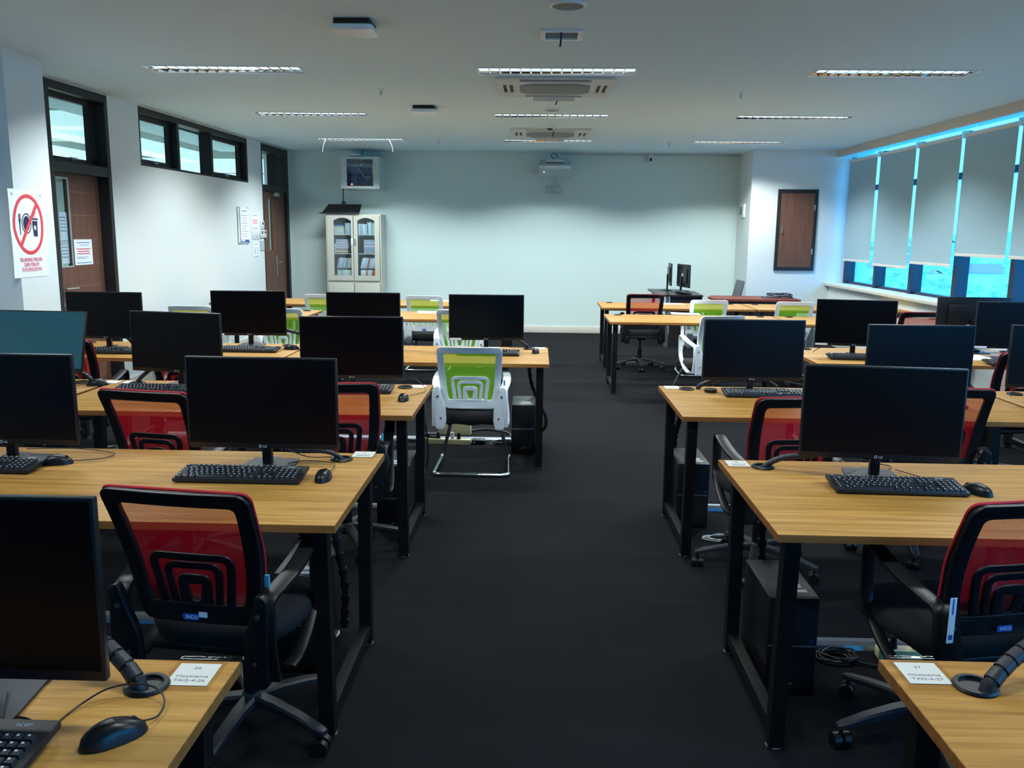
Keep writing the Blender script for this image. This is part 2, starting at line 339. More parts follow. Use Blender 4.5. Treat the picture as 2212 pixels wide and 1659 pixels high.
MB().cyl((-.1, 7.66, 1.07), (-.05, 7.66, 1.07), .012).tube([(-.05, 7.65, 1.07), (-.045, 7.72, 1.072), (-.05, 7.85, 1.07)], .010).cyl((-.1, 7.66, 1.07), (-.094, 7.66, 1.07), .026).cyl((-.1, 7.66, .93), (-.092, 7.66, .93), .022).build('handle', 'steel', lf)
w1 = lframe('window_1')
MB().add(curve_mesh([rect(9.11, 2.266, 12.28, 2.864), rect(9.14, 2.29, 10.02, 2.80), rect(10.08, 2.29, 10.99, 2.80), rect(11.05, 2.29, 12.22, 2.80)], .15)).tf(lambda c: (c.z-.075, c.x, c.y)).build('window_frame', 'frame', w1)
for a, b_ in ((9.14, 10.02), (11.05, 12.22)):
    s_ = MB().add(curve_mesh([rect(a, 2.29, b_, 2.80), rect(a+.03, 2.345, b_-.07, 2.745)], .03)).tf(lambda c: (c.z-.09, c.x, c.y)).build('awning_sash', 'frame', w1)
    MB().lo((-.094, a+.03, 2.345), (-.09, b_-.07, 2.745)).build('pane', 'glass', s_)
    MB().lo((-.075, (a+b_)/2-.05, 2.318), (-.05, (a+b_)/2+.05, 2.33)).cyl((-.06, (a+b_)/2-.03, 2.32), (-.03, (a+b_)/2-.02, 2.30), .005).build('latch', 'steel', s_)
MB().lo((-.094, 10.08, 2.29), (-.09, 10.99, 2.80)).build('pane', 'glass', w1)
d2 = lframe('door_2')
MB().lo((-.15, 12.85, 0), (.006, 12.88, 2.864)).lo((-.15, 14.0, 0), (.006, 14.1, 2.864)).lo((-.15, 12.88, 2.20), (.004, 14.0, 2.28)).lo((-.15, 12.88, 2.76), (.006, 14.0, 2.864)).lo((-.12, 13.45, 2.28), (-.02, 13.50, 2.76)).lo((-.12, 13.66, 2.28), (-.05, 13.70, 2.76)).build('door_frame', 'frame', d2)
MB().lo((-.094, 12.88, 2.28), (-.09, 14.0, 2.76)).build('pane', 'glass', d2)
l1 = MB().add(curve_mesh([rect(12.885, .01, 13.575, 2.20), rect(13.22, 1.31, 13.40, 2.08)], .04)).tf(lambda c: (c.z-.06, c.x, c.y)).build('door_leaf', 'doorw', d2)
MB().lo((-.062, 13.22, 1.31), (-.058, 13.40, 2.08)).build('door_pane', 'dglass', l1)
g = MB()
for z in (.3, .6, .88, 1.1, 1.31, 1.53, 1.75, 1.97): g.lo((-.0405, 12.9, z), (-.039, 13.19, z+.005))
g.build('panel_grooves', 'groove', l1)
MB().lo((-.04, 13.50, .92), (-.034, 13.54, 1.22), bev=.002).tube([(-.034, 13.52, 1.12), (-.0, 13.52, 1.12), (.0, 13.56, 1.12), (.0, 13.66, 1.12)], .008).build('handle', 'steel', l1)
MB().lo((-.038, 13.36, 2.125), (.03, 13.56, 2.185), bev=.004).build('door_closer', 'steel', l1)
MB().lo((-.08, 13.58, .01), (-.04, 13.995, 2.20)).build('door_leaf', 'doorw', d2)
# the hall behind the left wall, seen through its high windows
hall = MB().lo((-16, 4, H+.25), (-4.55, 40, H+.35)).build('ceiling_hall', 'hallc'); struct(hall)
struct(MB().lo((-16, 3.9, -.1), (-4.5, 40, 0)).build('floor_hall', 'skirt'))
struct(MB().lo((-16.2, 4, 0), (-16, 40, 3.3)).lo((-16, 40, 0), (-4.5, 40.2, 3.3)).lo((-16, 3.8, 0), (-4.5, 4, 3.3)).lo((-4.5, 14.4, 0), (-4.3, 40, 3.3)).lo((-4.6, 4, H), (-4.3, 14.4, 3.3)).build('wall_hall', 'wall'))
bm_ = MB()
for (a, b_) in [((-7.2, 11.5, 2.93), (-6.7, 17.5, H+.25)), ((-6.7, 11.5, 2.93), (-5.2, 12.0, H+.25)), ((-9, 19, 2.86), (-5, 19.5, H+.25)), ((-9.5, 13, 2.9), (-9, 30, H+.25)), ((-12, 24, 2.7), (-5, 24.6, H+.25))]: bm_.lo(a, b_)
struct(bm_.build('trim_3', 'cove'))
t = thing('smoke_detector', 'white round detector on the hall ceiling, seen through the glass over the near door', 'detector', (-5.25, 9.9, 3.123)); MB().lathe([(.0, -.05), (.03, -.05), (.032, -.03), (.05, -.028), (.055, 0)]).build('body', 'white', t)
for hx, hy in ((-9.8, 10), (-8, 15), (-8, 21), (-11, 28)):
    la = bpy.data.lights.new('hall_panel_light', 'AREA'); la.shape = 'RECTANGLE'; la.size = 1.2; la.size_y = .6; la.energy = 190; la.color = (.82, 1, 1)
    t = thing('hall_panel_light', 'recessed ceiling light in the hall behind the left wall', 'light', (hx, hy, H+.228), 0, 'ceiling lights in the hall')
    lo_ = bpy.data.objects.new('light_panel', la); C.objects.link(lo_); lo_.parent = t; MB().lo((-.62, -.32, .002), (.62, .32, .012)).build('housing', 'white', t)

# ------------------------------------------------------------------ ceiling fixtures
def make_light():
    t = thing('ceiling_light', 'x', 'ceiling light')
    a, b_ = FW/2, FD/2
    MB().add(curve_mesh([rect(-a, -b_, a, b_), rect(-a+.014, -b_+.014, a-.014, b_-.014)], .006)).tf(lambda c: (c.x, c.y, c.z-.003)).build('rim', 'white', t)
    ai, bi = a-.014, b_-.014
    r = MB()
    r.lo((-ai, -bi, .085), (ai, bi, .088))
    for sg in (-1, 1):
        pr = [(bi, 0), (bi-.012, .03), (bi-.03, .06), (bi-.045, .085)]
        r.grid(lambda u, v, sg=sg: V((ai*(2*u-1), sg*(pr[int(v*3)][0]), pr[int(v*3)][1])), 1, 3)
        r.grid(lambda u, v, sg=sg: V((sg*(ai-[0, .006, .02, .03][int(v*3)]), bi*(2*u-1), [0, .03, .06, .085][int(v*3)])), 1, 3)
    r.build('reflector', 'mirror', t)
    l_ = MB().poly([(-ai, -.016, 0), (-ai, .016, 0), (-ai, 0, .05)], (2*ai, 0, 0))
    n = 15
    for i in range(1, n):
        x = -ai+2*ai*i/n
        for y0, y1 in ((-bi+.002, -.012), (.012, bi-.002)): l_.poly([(x-.007, y0, 0), (x+.007, y0, 0), (x+.001, y0, .042), (x-.001, y0, .042)], (0, y1-y0, 0))
    l_.build('louvre', 'mirror', t, ang=0)
    for y in (-.07, .07): MB().cyl((-ai+.02, y, .066), (ai-.02, y, .066), .013).build('tube', 'tube', t)
    la = bpy.data.lights.new('lamp_light', 'AREA'); la.shape = 'RECTANGLE'; la.size = FW-.05; la.size_y = FD-.06; la.energy = LAMP_W; la.color = LAMP_C; la.spread = R(SPREAD)
    # louvre fixtures throw more light sideways than straight down
    la.use_nodes = True; nt = la.node_tree; em = next(n for n in nt.nodes if n.type == 'EMISSION'); L = nt.links.new
    ge = nt.nodes.new('ShaderNodeNewGeometry'); dt = nt.nodes.new('ShaderNodeVectorMath'); dt.operation = 'DOT_PRODUCT'; ab = nt.nodes.new('ShaderNodeMath'); ab.operation = 'ABSOLUTE'
    mr = nt.nodes.new('ShaderNodeMapRange'); mr.inputs[1].default_value = .45; mr.inputs[2].default_value = 1; mr.inputs[3].default_value = 2.0; mr.inputs[4].default_value = .36
    L(ge.outputs['Incoming'], dt.inputs[0]); L(ge.outputs['Normal'], dt.inputs[1]); L(dt.outputs['Value'], ab.inputs[0]); L(ab.outputs[0], mr.inputs[0]); L(mr.outputs[0], em.inputs['Strength'])
    o = bpy.data.objects.new('lamp_light', la); C.objects.link(o); o.parent = t; o.location = (0, 0, -.008)
    return t
lt = make_light()
cn = ['left', 'middle', 'right']; rn = ['above and ahead of the camera', 'just beyond the top of the photo', 'nearest the camera in view', 'in the second row from the camera', 'in the row nearest the back wall']
rots = {(0, 2): .012, (1, 2): -.012, (0, 3): .004, (1, 3): -.004}
for j, y in enumerate(LY):
    for i, x in enumerate(LX):
        o = place(lt, (x, y, H), rots.get((i, j), 0), 'recessed mirror louvre ceiling light in the %s column, %s' % (cn[i], rn[j]), 'mirror louvre ceiling lights')
        if j != 1:   # row energies set by eye to suit wall and desk brightness
            for ch in [c for c in C.objects if c.parent == o and c.type == 'LIGHT']: ch.data = ch.data.copy(); ch.data.energy = LAMP_W*[.42, 1, .92, .85, .9][j]
def make_ac():
    t = thing('ceiling_air_conditioner', 'x', 'air conditioner')
    MB().add(curve_mesh([fillet(rect(-.49, -.49, .49, .49), .03), rect(-.30, -.465, .30, -.345), rect(-.26, .36, .26, .43), rect(-.45, -.2, -.412, .2), rect(-.395, -.2, -.357, .2), rect(.357, -.2, .395, .2), rect(.412, -.2, .45, .2)], .014, .004)).tf(lambda c: (c.x, c.y, c.z-.011)).build('panel', 'acw', t)
    MB().lo((-.31, -.475, -.006), (.27, .44, -.002)).lo((-.46, -.22, -.006), (.46, .22, -.002)).build('outlet_recess', 'slot', t)
    MB().add(curve_mesh([fillet([(-.2, -.27), (.2, -.27), (.3, -.19), (.3, .19), (.2, .27), (-.2, .27), (-.3, .19), (-.3, -.19)], .04)], .008, .003)).tf(lambda c: (c.x, c.y, c.z-.019)).build('intake_grille', 'grille', t)
    for sx, sy in ((0, 1),):
        q = Matrix.Rotation(R(-38), 3, 'X' if sx == 0 else 'Y') if (sy == 1 or sx == -1) else Matrix.Rotation(R(38), 3, 'X' if sx == 0 else 'Y')
        MB().box((sx*.405, sy*.40, -.042), (.38 if sy else .06, .38 if sx else .06, .005), rot=q, bev=.002).build('louvre_flap', 'acw', t)
    return t
ac = make_ac()
place(ac, (.134, 7.83, H), 0, 'square four way ceiling air conditioner nearer the camera, just behind a light', 'ceiling air conditioners')
place(ac, (.15, 11.35, H), 0, 'square four way ceiling air conditioner farther away, before the last row of lights', 'ceiling air conditioners')
t = thing('air_vent', 'small square ceiling vent with a grey grille and purple ribbon below it', 'vent', (.137, 5.82, H))
MB().add(curve_mesh([rect(-.137, -.137, .137, .137), rect(-.105, -.105, .105, .105)], .01, .002)).tf(lambda c: (c.x, c.y, c.z-.007)).build('frame', 'white', t)
g = MB()
for k in range(12): g.box((0, -.095+k*.0173, -.004), (.21, .013, .002), rot=Matrix.Rotation(R(25), 3, 'X'))
g.build('slats', 'rackm', t)
MB().lo((-.105, -.105, -.0015), (.105, .105, -.0005)).build('backing', 'slot', t)
for (x, y, z1, L_, dx, mt_, lab) in [(.132, 5.70, H-.012, .09, -.006, 'ribbon2', 'dark purple ribbon hanging from the small ceiling vent'), (.17, 8.24, H-.02, .075, -.02, 'ribbon', 'dark red ribbon hanging from the nearer air conditioner'), (.185, 11.0, H-.02, .06, -.012, 'ribbon', 'short dark red ribbon hanging from the farther air conditioner')]:
    o = MB().grid(lambda u, v: V((x+(u-.5)*.012+dx*v*v, y+.01*sin(v*3), z1-L_*v)), 1, 8).build('ribbon', mt_); tag(o, lab, 'ribbon')
for (x, y, r, lab) in [(.152, 5.09, .105, 'round ceiling speaker at the top edge of the photo'), (.141, 9.226, .085, 'round ceiling speaker between the nearer air conditioner and second light row')]:
    t = thing('ceiling_speaker', lab, 'speaker', (x, y, H), 0, 'round ceiling speakers')
    MB().lathe([(r*1.0, 0), (r*.98, -.012), (r*.86, -.016), (r*.84, -.010)]).build('rim', 'white', t); MB().lathe([(0, -.016), (r*.5, -.015), (r*.84, -.010)]).build('grille', 'grille', t)
t = thing('smoke_detector', 'small round smoke detector just before the farther air conditioner', 'detector', (.132, 10.5, H))
MB().lathe([(0, -.06), (.03, -.06), (.034, -.045)]).build('sensor', 'slot', t); MB().lathe([(.034, -.045), (.05, -.035), (.058, -.02), (.06, 0)]).build('body', 'white', t)
for k, (x, y, lab) in enumerate([(-1.423, 8.04, 'ceiling sprinkler left of the nearer air conditioner'), (1.805, 8.086, 'ceiling sprinkler right of the nearer air conditioner'), (-1.394, 12.36, 'ceiling sprinkler near the back left ceiling light'), (1.812, 12.4, 'ceiling sprinkler near the back right ceiling light')]):
    t = thing('sprinkler', lab, 'sprinkler', (x, y, H), 0, 'ceiling sprinklers')
    MB().lathe([(.032, 0), (.03, -.004), (.012, -.006)]).build('rosette', 'steel', t)
    MB().cyl((0, 0, 0), (0, 0, -.05), .007).cyl((0, 0, -.05), (0, 0, -.053), .016).box((.009, 0, -.03), (.003, .006, .03)).box((-.009, 0, -.03), (.003, .006, .03)).build('head', 'steel', t)
def make_wap(name, lab, loc, w_, face=0):
    t = thing(name, lab, 'access point', loc, face)
    MB().box((0, 0, -.02), (w_*.92, w_*.92, .036), bev=.006).build('mount', 'plastic', t)
    MB().add(curve_mesh([fillet(rect(-w_/2, -w_/2, w_/2, w_/2), .03)], .02, .006)).tf(lambda c: (c.x, c.y, c.z-.052)).build('cover', 'whitep', t)
    o = MB().box((0, .0, -.068), (.05, .02, .003), bev=.001).build('indicator', 'paper', t); return t
make_wap('wireless_access_point', 'white square wireless unit on black mount, nearest the camera left of centre', (-1.13, 5.52, H), .24)
make_wap('wireless_access_point', 'smaller looking square wireless unit on the ceiling, beside the second light row', (-1.165, 9.1, H), .24)
for x0, sg, lab in ((-2.93, -1, 'left of the two thin white wires hanging from the back left ceiling light'), (-2.08, 1, 'right of the two thin white wires hanging from the back left ceiling light')):
    t = thing('hanging_wire', lab, 'wire', (x0, 12.25, H), 0, 'wires hanging from a light')
    MB().tube(smooth_path([(0, 0, .02), (sg*.03, 0, -.04), (sg*.055, 0, -.10), (sg*.065, 0, -.165)]), .002, 6).build('wire', 'cable_white', t)
    MB().cyl((sg*.065, 0, -.16), (sg*.065, 0, -.175), .004).build('connector', 'white', t)
o = MB().lo((.35, YB-.04, H-.032), (3.18, YB-.002, H-.001), bev=.003).build('cable_trunking', 'rackm'); tag(o, 'thin grey cable trunking along the top of the back wall', 'trunking')

# ------------------------------------------------------------------ desks
def leg_side(t, xs):
    """one end of the frame: xs is the x of the legs"""
    for y, y2 in ((.07, .10), (.76, .73)):
        pts = [(xs, y, .722), (xs, y2, .012)]
        MB().tube(pts, .034, 4, sq=(1, 1)).build('leg', 'blkmetal', t)
        MB().lathe([(.026, 0), (.028, .008), (.022, .012), (.012, .014)], (xs, y2, 0), 20).build('foot', 'footm', t)
    MB().lo((xs-.02, .10, .05), (xs+.02, .73, .09)).build('foot_bar', 'blkmetal', t); MB().lo((xs-.02, .06, .695), (xs+.02, .77, .722)).build('side_rail', 'blkmetal', t)
def make_desk(L_):
    t = thing('office_desk', 'x', 'desk')
    top = MB().lo((0, 0, .724), (L_, .85, .7495), bev=.0015).build('desktop', 'oak', t)
    e = MB().lo((-.0012, -.0012, .725), (L_+.0012, .0, .7485)).lo((-.0012, .85, .725), (L_+.0012, .8512, .7485)).lo((-.0012, 0, .725), (0, .85, .7485)).lo((L_, 0, .725), (L_+.0012, .85, .7485)).build('edge_band', 'oak_edge', top)
    for x in (.06, L_-.06): leg_side(t, x)
    MB().lo((.08, .18, .70), (L_-.08, .22, .7235)).build('cross_rail', 'blkmetal', t); MB().lo((.08, .62, .70), (L_-.08, .66, .7235)).build('cross_rail', 'blkmetal', t)
    for x in (.145, L_-.145):
        MB().lathe([(.030, .7495), (.041, .7495), (.043, .753), (.040, .7575), (.031, .758), (.030, .754), (.029, .7512), (.0, .7512)], (x, .745, 0), 28).build('grommet', 'plastic', t)
    return t
dk = make_desk(1.82)
DL = .78
row = ['front', 'second', 'third', 'fourth', 'fifth', 'sixth']
desks = [  # x0, y0, label
 (-2.412, .765, 'oak topped desk in the bottom left corner, carrying name card 26'), (.728, .84, 'oak topped desk in the bottom right corner, carrying name card 27'),
 (-2.412, 2.445, 'oak topped desk on the left of the aisle, in the second row from the camera'), (-4.0, 2.445, 'oak topped desk against the left wall in the second row from the camera'),
 (.726, 2.445, 'oak topped desk on the right of the aisle, in the second row from the camera'),
 (-2.405, 4.015, 'oak topped desk on the left of the aisle, in the third row from the camera'), (-4.0, 4.015, 'oak topped desk by the left wall in the third row, under the teal tinted monitor'),
 (.72, 4.10, 'oak topped desk on the right of the aisle, in the third row from the camera'), (2.56, 4.10, 'oak topped desk by the window wall in the third row from the camera'),
 (-1.725, 5.72, 'oak topped desk in the fourth left row, with the largest green chair at it'), (-3.56, 5.72, 'oak topped desk towards the left wall in the fourth row from the camera'),
 (1.955, 5.95, 'oak topped desk in the fourth row on the right, set back from the aisle'),
 (-2.08, 8.60, 'left empty desk, fifth row, with papers and the end beside the aisle'), (-3.92, 8.60, 'fifth row desk nearest the left wall, mostly hidden behind green chairs'),
 (.745, 8.60, 'empty oak topped desk right of the aisle in the fifth row, papers on it'), (2.585, 8.60, 'fifth row desk nearest the window wall, under the white framed chair view'),
 (-2.08, 10.22, 'empty desk in the back row left of the aisle, papers on its end'), (-3.92, 10.22, 'back row desk nearest the left wall and the far double door'),
 (.79, 10.27, 'empty oak topped desk in the back row right of the aisle'), (2.63, 10.27, 'back row desk near the window wall, in front of the teacher desk')]
for i, (x, y, lab) in enumerate(desks):
    if x == -4.0 or x == -3.92:   # shorter desks by the wall
        if 'dk2' not in globals(): dk2 = make_desk(1.565 if x == -4.0 else 1.8)
        place(dk2, (x+.0, y, 0), 0, lab, 'oak topped desks')
        continue
    place(dk, (x, y, 0), 0, lab, 'oak topped desks')

# ------------------------------------------------------------------ monitors
def make_monitor():
    t = thing('computer_monitor', 'x', 'monitor')
    b_ = MB().lo((-.2765, -.078, .082), (.2765, -.060, .418), bev=.004)
    b_.box((0, -.052, .25), (.40, .022, .22), bev=.008); b_.build('housing', 'bezel', t)
    MB().lo((-.2695, -.0788, .102), (.2695, -.0775, .4115)).build('screen', 'screen', t)
    MB().lo((-.0175, -.045, .012), (.0175, -.02, .20), bev=.003).box((0, -.034, .21), (.06, .03, .08), bev=.004).build('neck', 'bezel', t)
    MB().poly([(-.105, -.11, 0), (.105, -.11, 0), (.085, .08, 0), (-.085, .08, 0)], (0, 0, .006)).poly([(-.10, -.105, .006), (.10, -.105, .006), (.03, .03, .022), (-.03, .03, .022)], (0, 0, .001)).build('stand_base', 'plastic2', t)
    lg = MB().add(curve_mesh([circ(0, .004, .005, n=16)], .0006)).add(curve_mesh(text='LG', size=.010, depth=.0006)).b
    m_ = MB(); m_.add(curve_mesh([circ(-.010, .0045, .0052, n=16), circ(-.010, .0045, .0036, n=16)], .0005)); m_.add(curve_mesh(text='LG', size=.0115, depth=.0005)); lg.free()
    m_.tf(lambda c: (c.x-.001, -.0784-c.z*.5, c.y+.0865)).build('logo', 'legend', t)
    return t
mon = make_monitor()
def desk_item(x, y): return (x, y, .75)
mons = [ # centre x, panel y, yaw deg, label, tilt
 (-1.02, 1.385, 0, 'large black monitor in the bottom left corner of the photo, cropped by the frame', 0),
 (-.985, 3.03, -1, 'black monitor on the second left desk, right above the front red chair', 0), (-1.945, 3.03, 0, 'black monitor cropped by the left edge, on the second row desk', 0),
 (1.235, 3.03, -6, 'black monitor on the second right desk, in front of two red chairs', 0),
 (-.985, 4.56, 4, 'black monitor on the third left desk, nearest the aisle', 0), (-1.985, 4.67, -10, 'black monitor in the middle of the third left row, turned slightly', 0), (-2.74, 4.62, -3, 'black monitor tilted back reflecting teal light, at the left edge', 14),
 (1.19, 4.69, 3, 'black monitor on the third right desk, nearest the aisle', 0), (2.01, 4.52, 0, 'second black monitor from the aisle on the third right desk', 0), (2.79, 4.60, 0, 'black monitor cropped by the right edge, third row by the window', 0),
 (-.363, 6.32, 5, 'black monitor nearest the aisle in the fourth left row, white sticker on its corner', 0), (-1.285, 6.38, 0, 'black monitor in the fourth left row, half hidden before the bookcase', 0),
 (-2.155, 6.40, 5, 'black monitor in the fourth left row, standing before the far double door', 0), (-3.10, 6.10, 0, 'black monitor in the fourth left row farthest left, before the near door', 0),
 (2.315, 6.28, -9, 'black monitor on the fourth right desk at its aisle end, white sticker on its corner', 0), (3.44, 6.25, -4, 'black monitor at the right edge in the fourth row, before the one turned away', 0)]
for x, yp, yaw, lab, tilt in mons:
    a = R(yaw); ox, oy = x-.07*sin(a), yp+.07*cos(a)
    o = place(mon, (ox, oy, .7505), a, lab, 'black desktop monitors')
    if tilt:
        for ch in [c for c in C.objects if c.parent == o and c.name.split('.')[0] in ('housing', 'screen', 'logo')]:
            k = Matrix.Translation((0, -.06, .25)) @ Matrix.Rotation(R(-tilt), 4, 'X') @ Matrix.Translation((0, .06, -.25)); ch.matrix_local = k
            if ch.name.startswith('screen'): ch.data = ch.data.copy(); ch.data.materials[0] = M['screen_glow_sheen']  # weak teal emission stands in for the reflection on this screen
# monitor turned away, back to camera
o = dup(mon, (3.36, 6.64, .7505), pi, 'monitor turned away at the right, showing its grey back and round emblem'); 
e = MB().add(curve_mesh([circ(0, 0, .02, n=24), circ(0, 0, .015, n=24)], .001)).add(curve_mesh(text='LG', size=.034, depth=.001)).tf(lambda c: (-(c.x+(0 if c.x < .021 else .0))+.0, -.0405+c.z, c.y+.335)).build('rear_logo', 'plastic2', o)
MB().box((.03, -.0402, .20), (.05, .001, .02)).build('rear_sticker', 'legend', o)
for x, y, a_ in ((-.363, 6.32, 5), (2.315, 6.28, -9), (-2.155, 6.40, 5), (3.44, 6.25, -4)):
    pass
def corner_sticker(root, w_=.085):
    MB().lo((-.27, -.0796, .084), (-.27+w_, -.079, .098)).build('corner_sticker', 'paper', root)
for o in [c for c in C.objects if c.get('category') == 'monitor']:
    if 'sticker on its corner' in o['label'] or 'standing before the far double door' in o['label'] or 'right edge in the fourth' in o['label']: corner_sticker(o)

# ------------------------------------------------------------------ keyboards and mice
def make_keyboard():
    t = thing('keyboard', 'x', 'keyboard')
    sl = lambda c: (c.x, c.y, c.z+.0+(c.y+.07)*.10)
    b_ = MB().lo((-.2225, -.07, .003), (.2225, .07, .017), bev=.003).tf(sl).build('case', 'kbody', t)
    p = .0188
    def block(name, keys):
        k = MB()
        for x, y, w_ in keys: k.box((x+w_*p/2, y, .0205), (w_*p-.0022, p-.0028, .008), taper=(.82, .80))
        k.tf(sl).build(name, 'keycap', t)
        l_ = MB()
        for x, y, w_ in keys: l_.box((x+.0070, y+.0030, .0250), (.0042, .0040, .0008))
        return l_
    X0 = -.214; Y0 = .038; leg = []
    leg.append(block('function_row', [(X0, Y0, 1)]+[(X0+p*(2+i+(i//4)*.5), Y0, 1) for i in range(12)]))
    rows = []
    rows += [(X0+p*i, Y0-1.25*p, 1) for i in range(13)]+[(X0+13*p, Y0-1.25*p, 2)]
    rows += [(X0, Y0-2.25*p, 1.5)]+[(X0+p*(1.5+i), Y0-2.25*p, 1) for i in range(12)]+[(X0+13.5*p, Y0-2.25*p, 1.5)]
    rows += [(X0, Y0-3.25*p, 1.75)]+[(X0+p*(1.75+i), Y0-3.25*p, 1) for i in range(11)]+[(X0+12.75*p, Y0-3.25*p, 2.25)]
    rows += [(X0, Y0-4.25*p, 2.25)]+[(X0+p*(2.25+i), Y0-4.25*p, 1) for i in range(10)]+[(X0+12.25*p, Y0-4.25*p, 2.75)]
    rows += [(X0+p*1.25*i, Y0-5.25*p, 1.25) for i in range(3)]+[(X0+3.75*p, Y0-5.25*p, 6.25)]+[(X0+p*(10+1.25*i), Y0-5.25*p, 1.25) for i in range(4)]
    leg.append(block('letter_keys', rows))
    leg.append(block('navigation_keys', [(X0+p*(15.25+i), Y0-r_*p, 1) for r_ in (0, 1.25, 2.25) for i in range(3)]))
    leg.append(block('arrow_keys', [(X0+p*16.25, Y0-4.25*p, 1)]+[(X0+p*(15.25+i), Y0-5.25*p, 1) for i in range(3)]))
    leg.append(block('number_pad', [(X0+p*(18.5+i), Y0-r_*p, 1) for r_ in (1.25, 2.25, 3.25, 4.25, 5.25) for i in range(4)]))
    l_ = MB()
    for q in leg:
        me = bpy.data.meshes.new('q'); q.b.to_mesh(me); q.b.free(); l_.add(me)
    l_.tf(sl).build('key_legends', 'legend', t, ang=0)
    MB().add(curve_mesh(text='acer', size=.017, depth=.0004)).tf(lambda c: (c.x+.152, c.y+.050, c.z+.0172+(c.y+.12)*.10)).build('logo', 'legend', t)
    return t
kb = make_keyboard()
kbs = [(-1.03, 1.27, 0, 'black keyboard at the bottom left corner, only its number pad corner showing'), (-1.03, 2.915, 0, 'black keyboard on the second left desk, beside a mouse near the aisle'),
 (-2.02, 2.98, 0, 'black keyboard cropped by the left edge on the second row desk'), (1.262, 2.925, -2, 'black keyboard on the second right desk, fully in view'),
 (-1.0, 4.62, 0, 'black keyboard behind the red mesh chair on the third left desk'), (-2.04, 4.52, 0, 'black keyboard under the slightly turned monitor in the third left row'), (-2.93, 4.60, 8, 'black keyboard under the tilted teal monitor at the left'),
 (1.26, 4.68, 0, 'black keyboard on the third right desk at its aisle end'), (2.00, 4.45, 0, 'black keyboard behind the large monitor on the third right desk'), (2.83, 4.43, -14, 'black keyboard turned askew at the right edge, third row'),
 (-.335, 6.13, 0, 'black keyboard on the fourth left desk, behind the green chair'), (-2.08, 6.12, 0, 'black keyboard on the fourth left row before the far door'), (-3.03, 5.95, 0, 'black keyboard on the fourth left row, farthest left'),
 (2.33, 6.19, -3, 'black keyboard on the fourth right desk at its left end'), (3.36, 6.02, 4, 'black keyboard on the fourth right desk near the edge of the photo')]
for x, y, a, lab in kbs: place(kb, (x, y, .7505), R(a), lab, 'black keyboards')
def make_mouse():
    t = thing('computer_mouse', 'x', 'mouse')
    def f(u, v):
        a = 2*pi*u; rr_ = v; 
        x = .031*cos(a)*rr_*(1-.12*sin(a)*.5-.10*(1-abs(sin(a)))); y = .057*sin(a)*rr_
        z = .036*math.sqrt(max(0, 1-rr_**3.0))*(1-.32*max(0, y/.057)-.10*max(0, -y/.057))+.001
        if v == 1: z = .0012
        return V((x, y, z))
    def g(u, v): p = f(u, v); return V((p.x, p.y, max(p.z, .001)))
    MB().grid(lambda u, v: g(u, .001+v*.999), 28, 12).build('shell', 'mouse', t, ang=80)
    MB().add(curve_mesh([[(p.x*.97, p.y*.97) for p in [g(i/28, 1) for i in range(28)]]], .0025)).tf(lambda c: (c.x, c.y, c.z+.0022)).build('underside', 'plastic', t)
    MB().cyl((-.003, .032, .0215), (.003, .032, .0215), .009, seg=14).build('scroll_wheel', 'rubber', t)
    return t
ms = make_mouse()
mice = [(-.715, 1.335, -48, 'large looking black mouse in the bottom left corner beside the cable grommet'), (-.742, 2.925, 0, 'black mouse on the second left desk, right of a full keyboard'), (-1.775, 3.06, -75, 'black mouse lying sideways at the left of the second row desk'),
 (1.527, 2.90, 35, 'black mouse on the second right desk, right of a full keyboard'), (-.683, 4.39, 0, 'black mouse on the third left desk near the aisle, behind the red chair'), (-2.45, 4.68, -70, 'black mouse beside two name cards in the third left row'),
 (.003, 6.26, 0, 'black mouse on the fourth left desk near the aisle end'), (-1.80, 6.26, -80, 'black mouse on the fourth left desk beside a standing cable sleeve')]
mobj = []
for x, y, a, lab in mice: mobj.append(place(ms, (x, y, .7505), R(a), lab, 'black mice'))
def wire(root, pts, r=.0018, name='cable', m='cable', seg=6):
    """cable given in world points, stored as a part of root"""
    root_m = Matrix.Translation(root.location) @ Matrix.Rotation(root.rotation_euler[2], 4, 'Z'); inv = root_m.inverted()
    return MB().tube([inv @ V(p) for p in smooth_path(pts, 6)], r, seg).build(name, m, root)
ZT = .7535
wire(mobj[0], [(-.678, 1.370, .765), (-.668, 1.40, .756), (-.672, 1.44, .758), (-.695, 1.468, .768), (-.735, 1.475, .775), (-.79, 1.462, .770), (-.83, 1.42, ZT), (-.835, 1.37, ZT), (-.81, 1.335, .768)], .0019)
wire(mobj[1], [(-.742, 2.98, .76), (-.735, 3.05, .757), (-.76, 3.12, .757), (-.86, 3.13, .76), (-.92, 3.10, .757)])
wire(mobj[2], [(-1.722, 3.075, .76), (-1.64, 3.12, .757), (-1.63, 3.2, .757), (-1.8, 3.25, .76), (-1.95, 3.16, .78)])
wire(mobj[3], [(1.495, 2.945, .76), (1.46, 3.0, .757), (1.40, 3.09, .757), (1.36, 3.17, .757)])
wire(mobj[4], [(-.683, 4.445, .76), (-.63, 4.55, .757), (-.60, 4.66, .757), (-.68, 4.76, .80), (-.80, 4.74, .78), (-.9, 4.7, .76)])
wire(mobj[5], [(-2.50, 4.66, .76), (-2.60, 4.58, .757), (-2.72, 4.53, .757)])
wire(mobj[6], [(.003, 6.315, .76), (.02, 6.42, .757), (-.08, 6.5, .757), (-.2, 6.45, .76)])
wire(mobj[7], [(-1.745, 6.27, .76), (-1.70, 6.32, .757), (-1.60, 6.30, .757), (-1.66, 6.42, .76)])

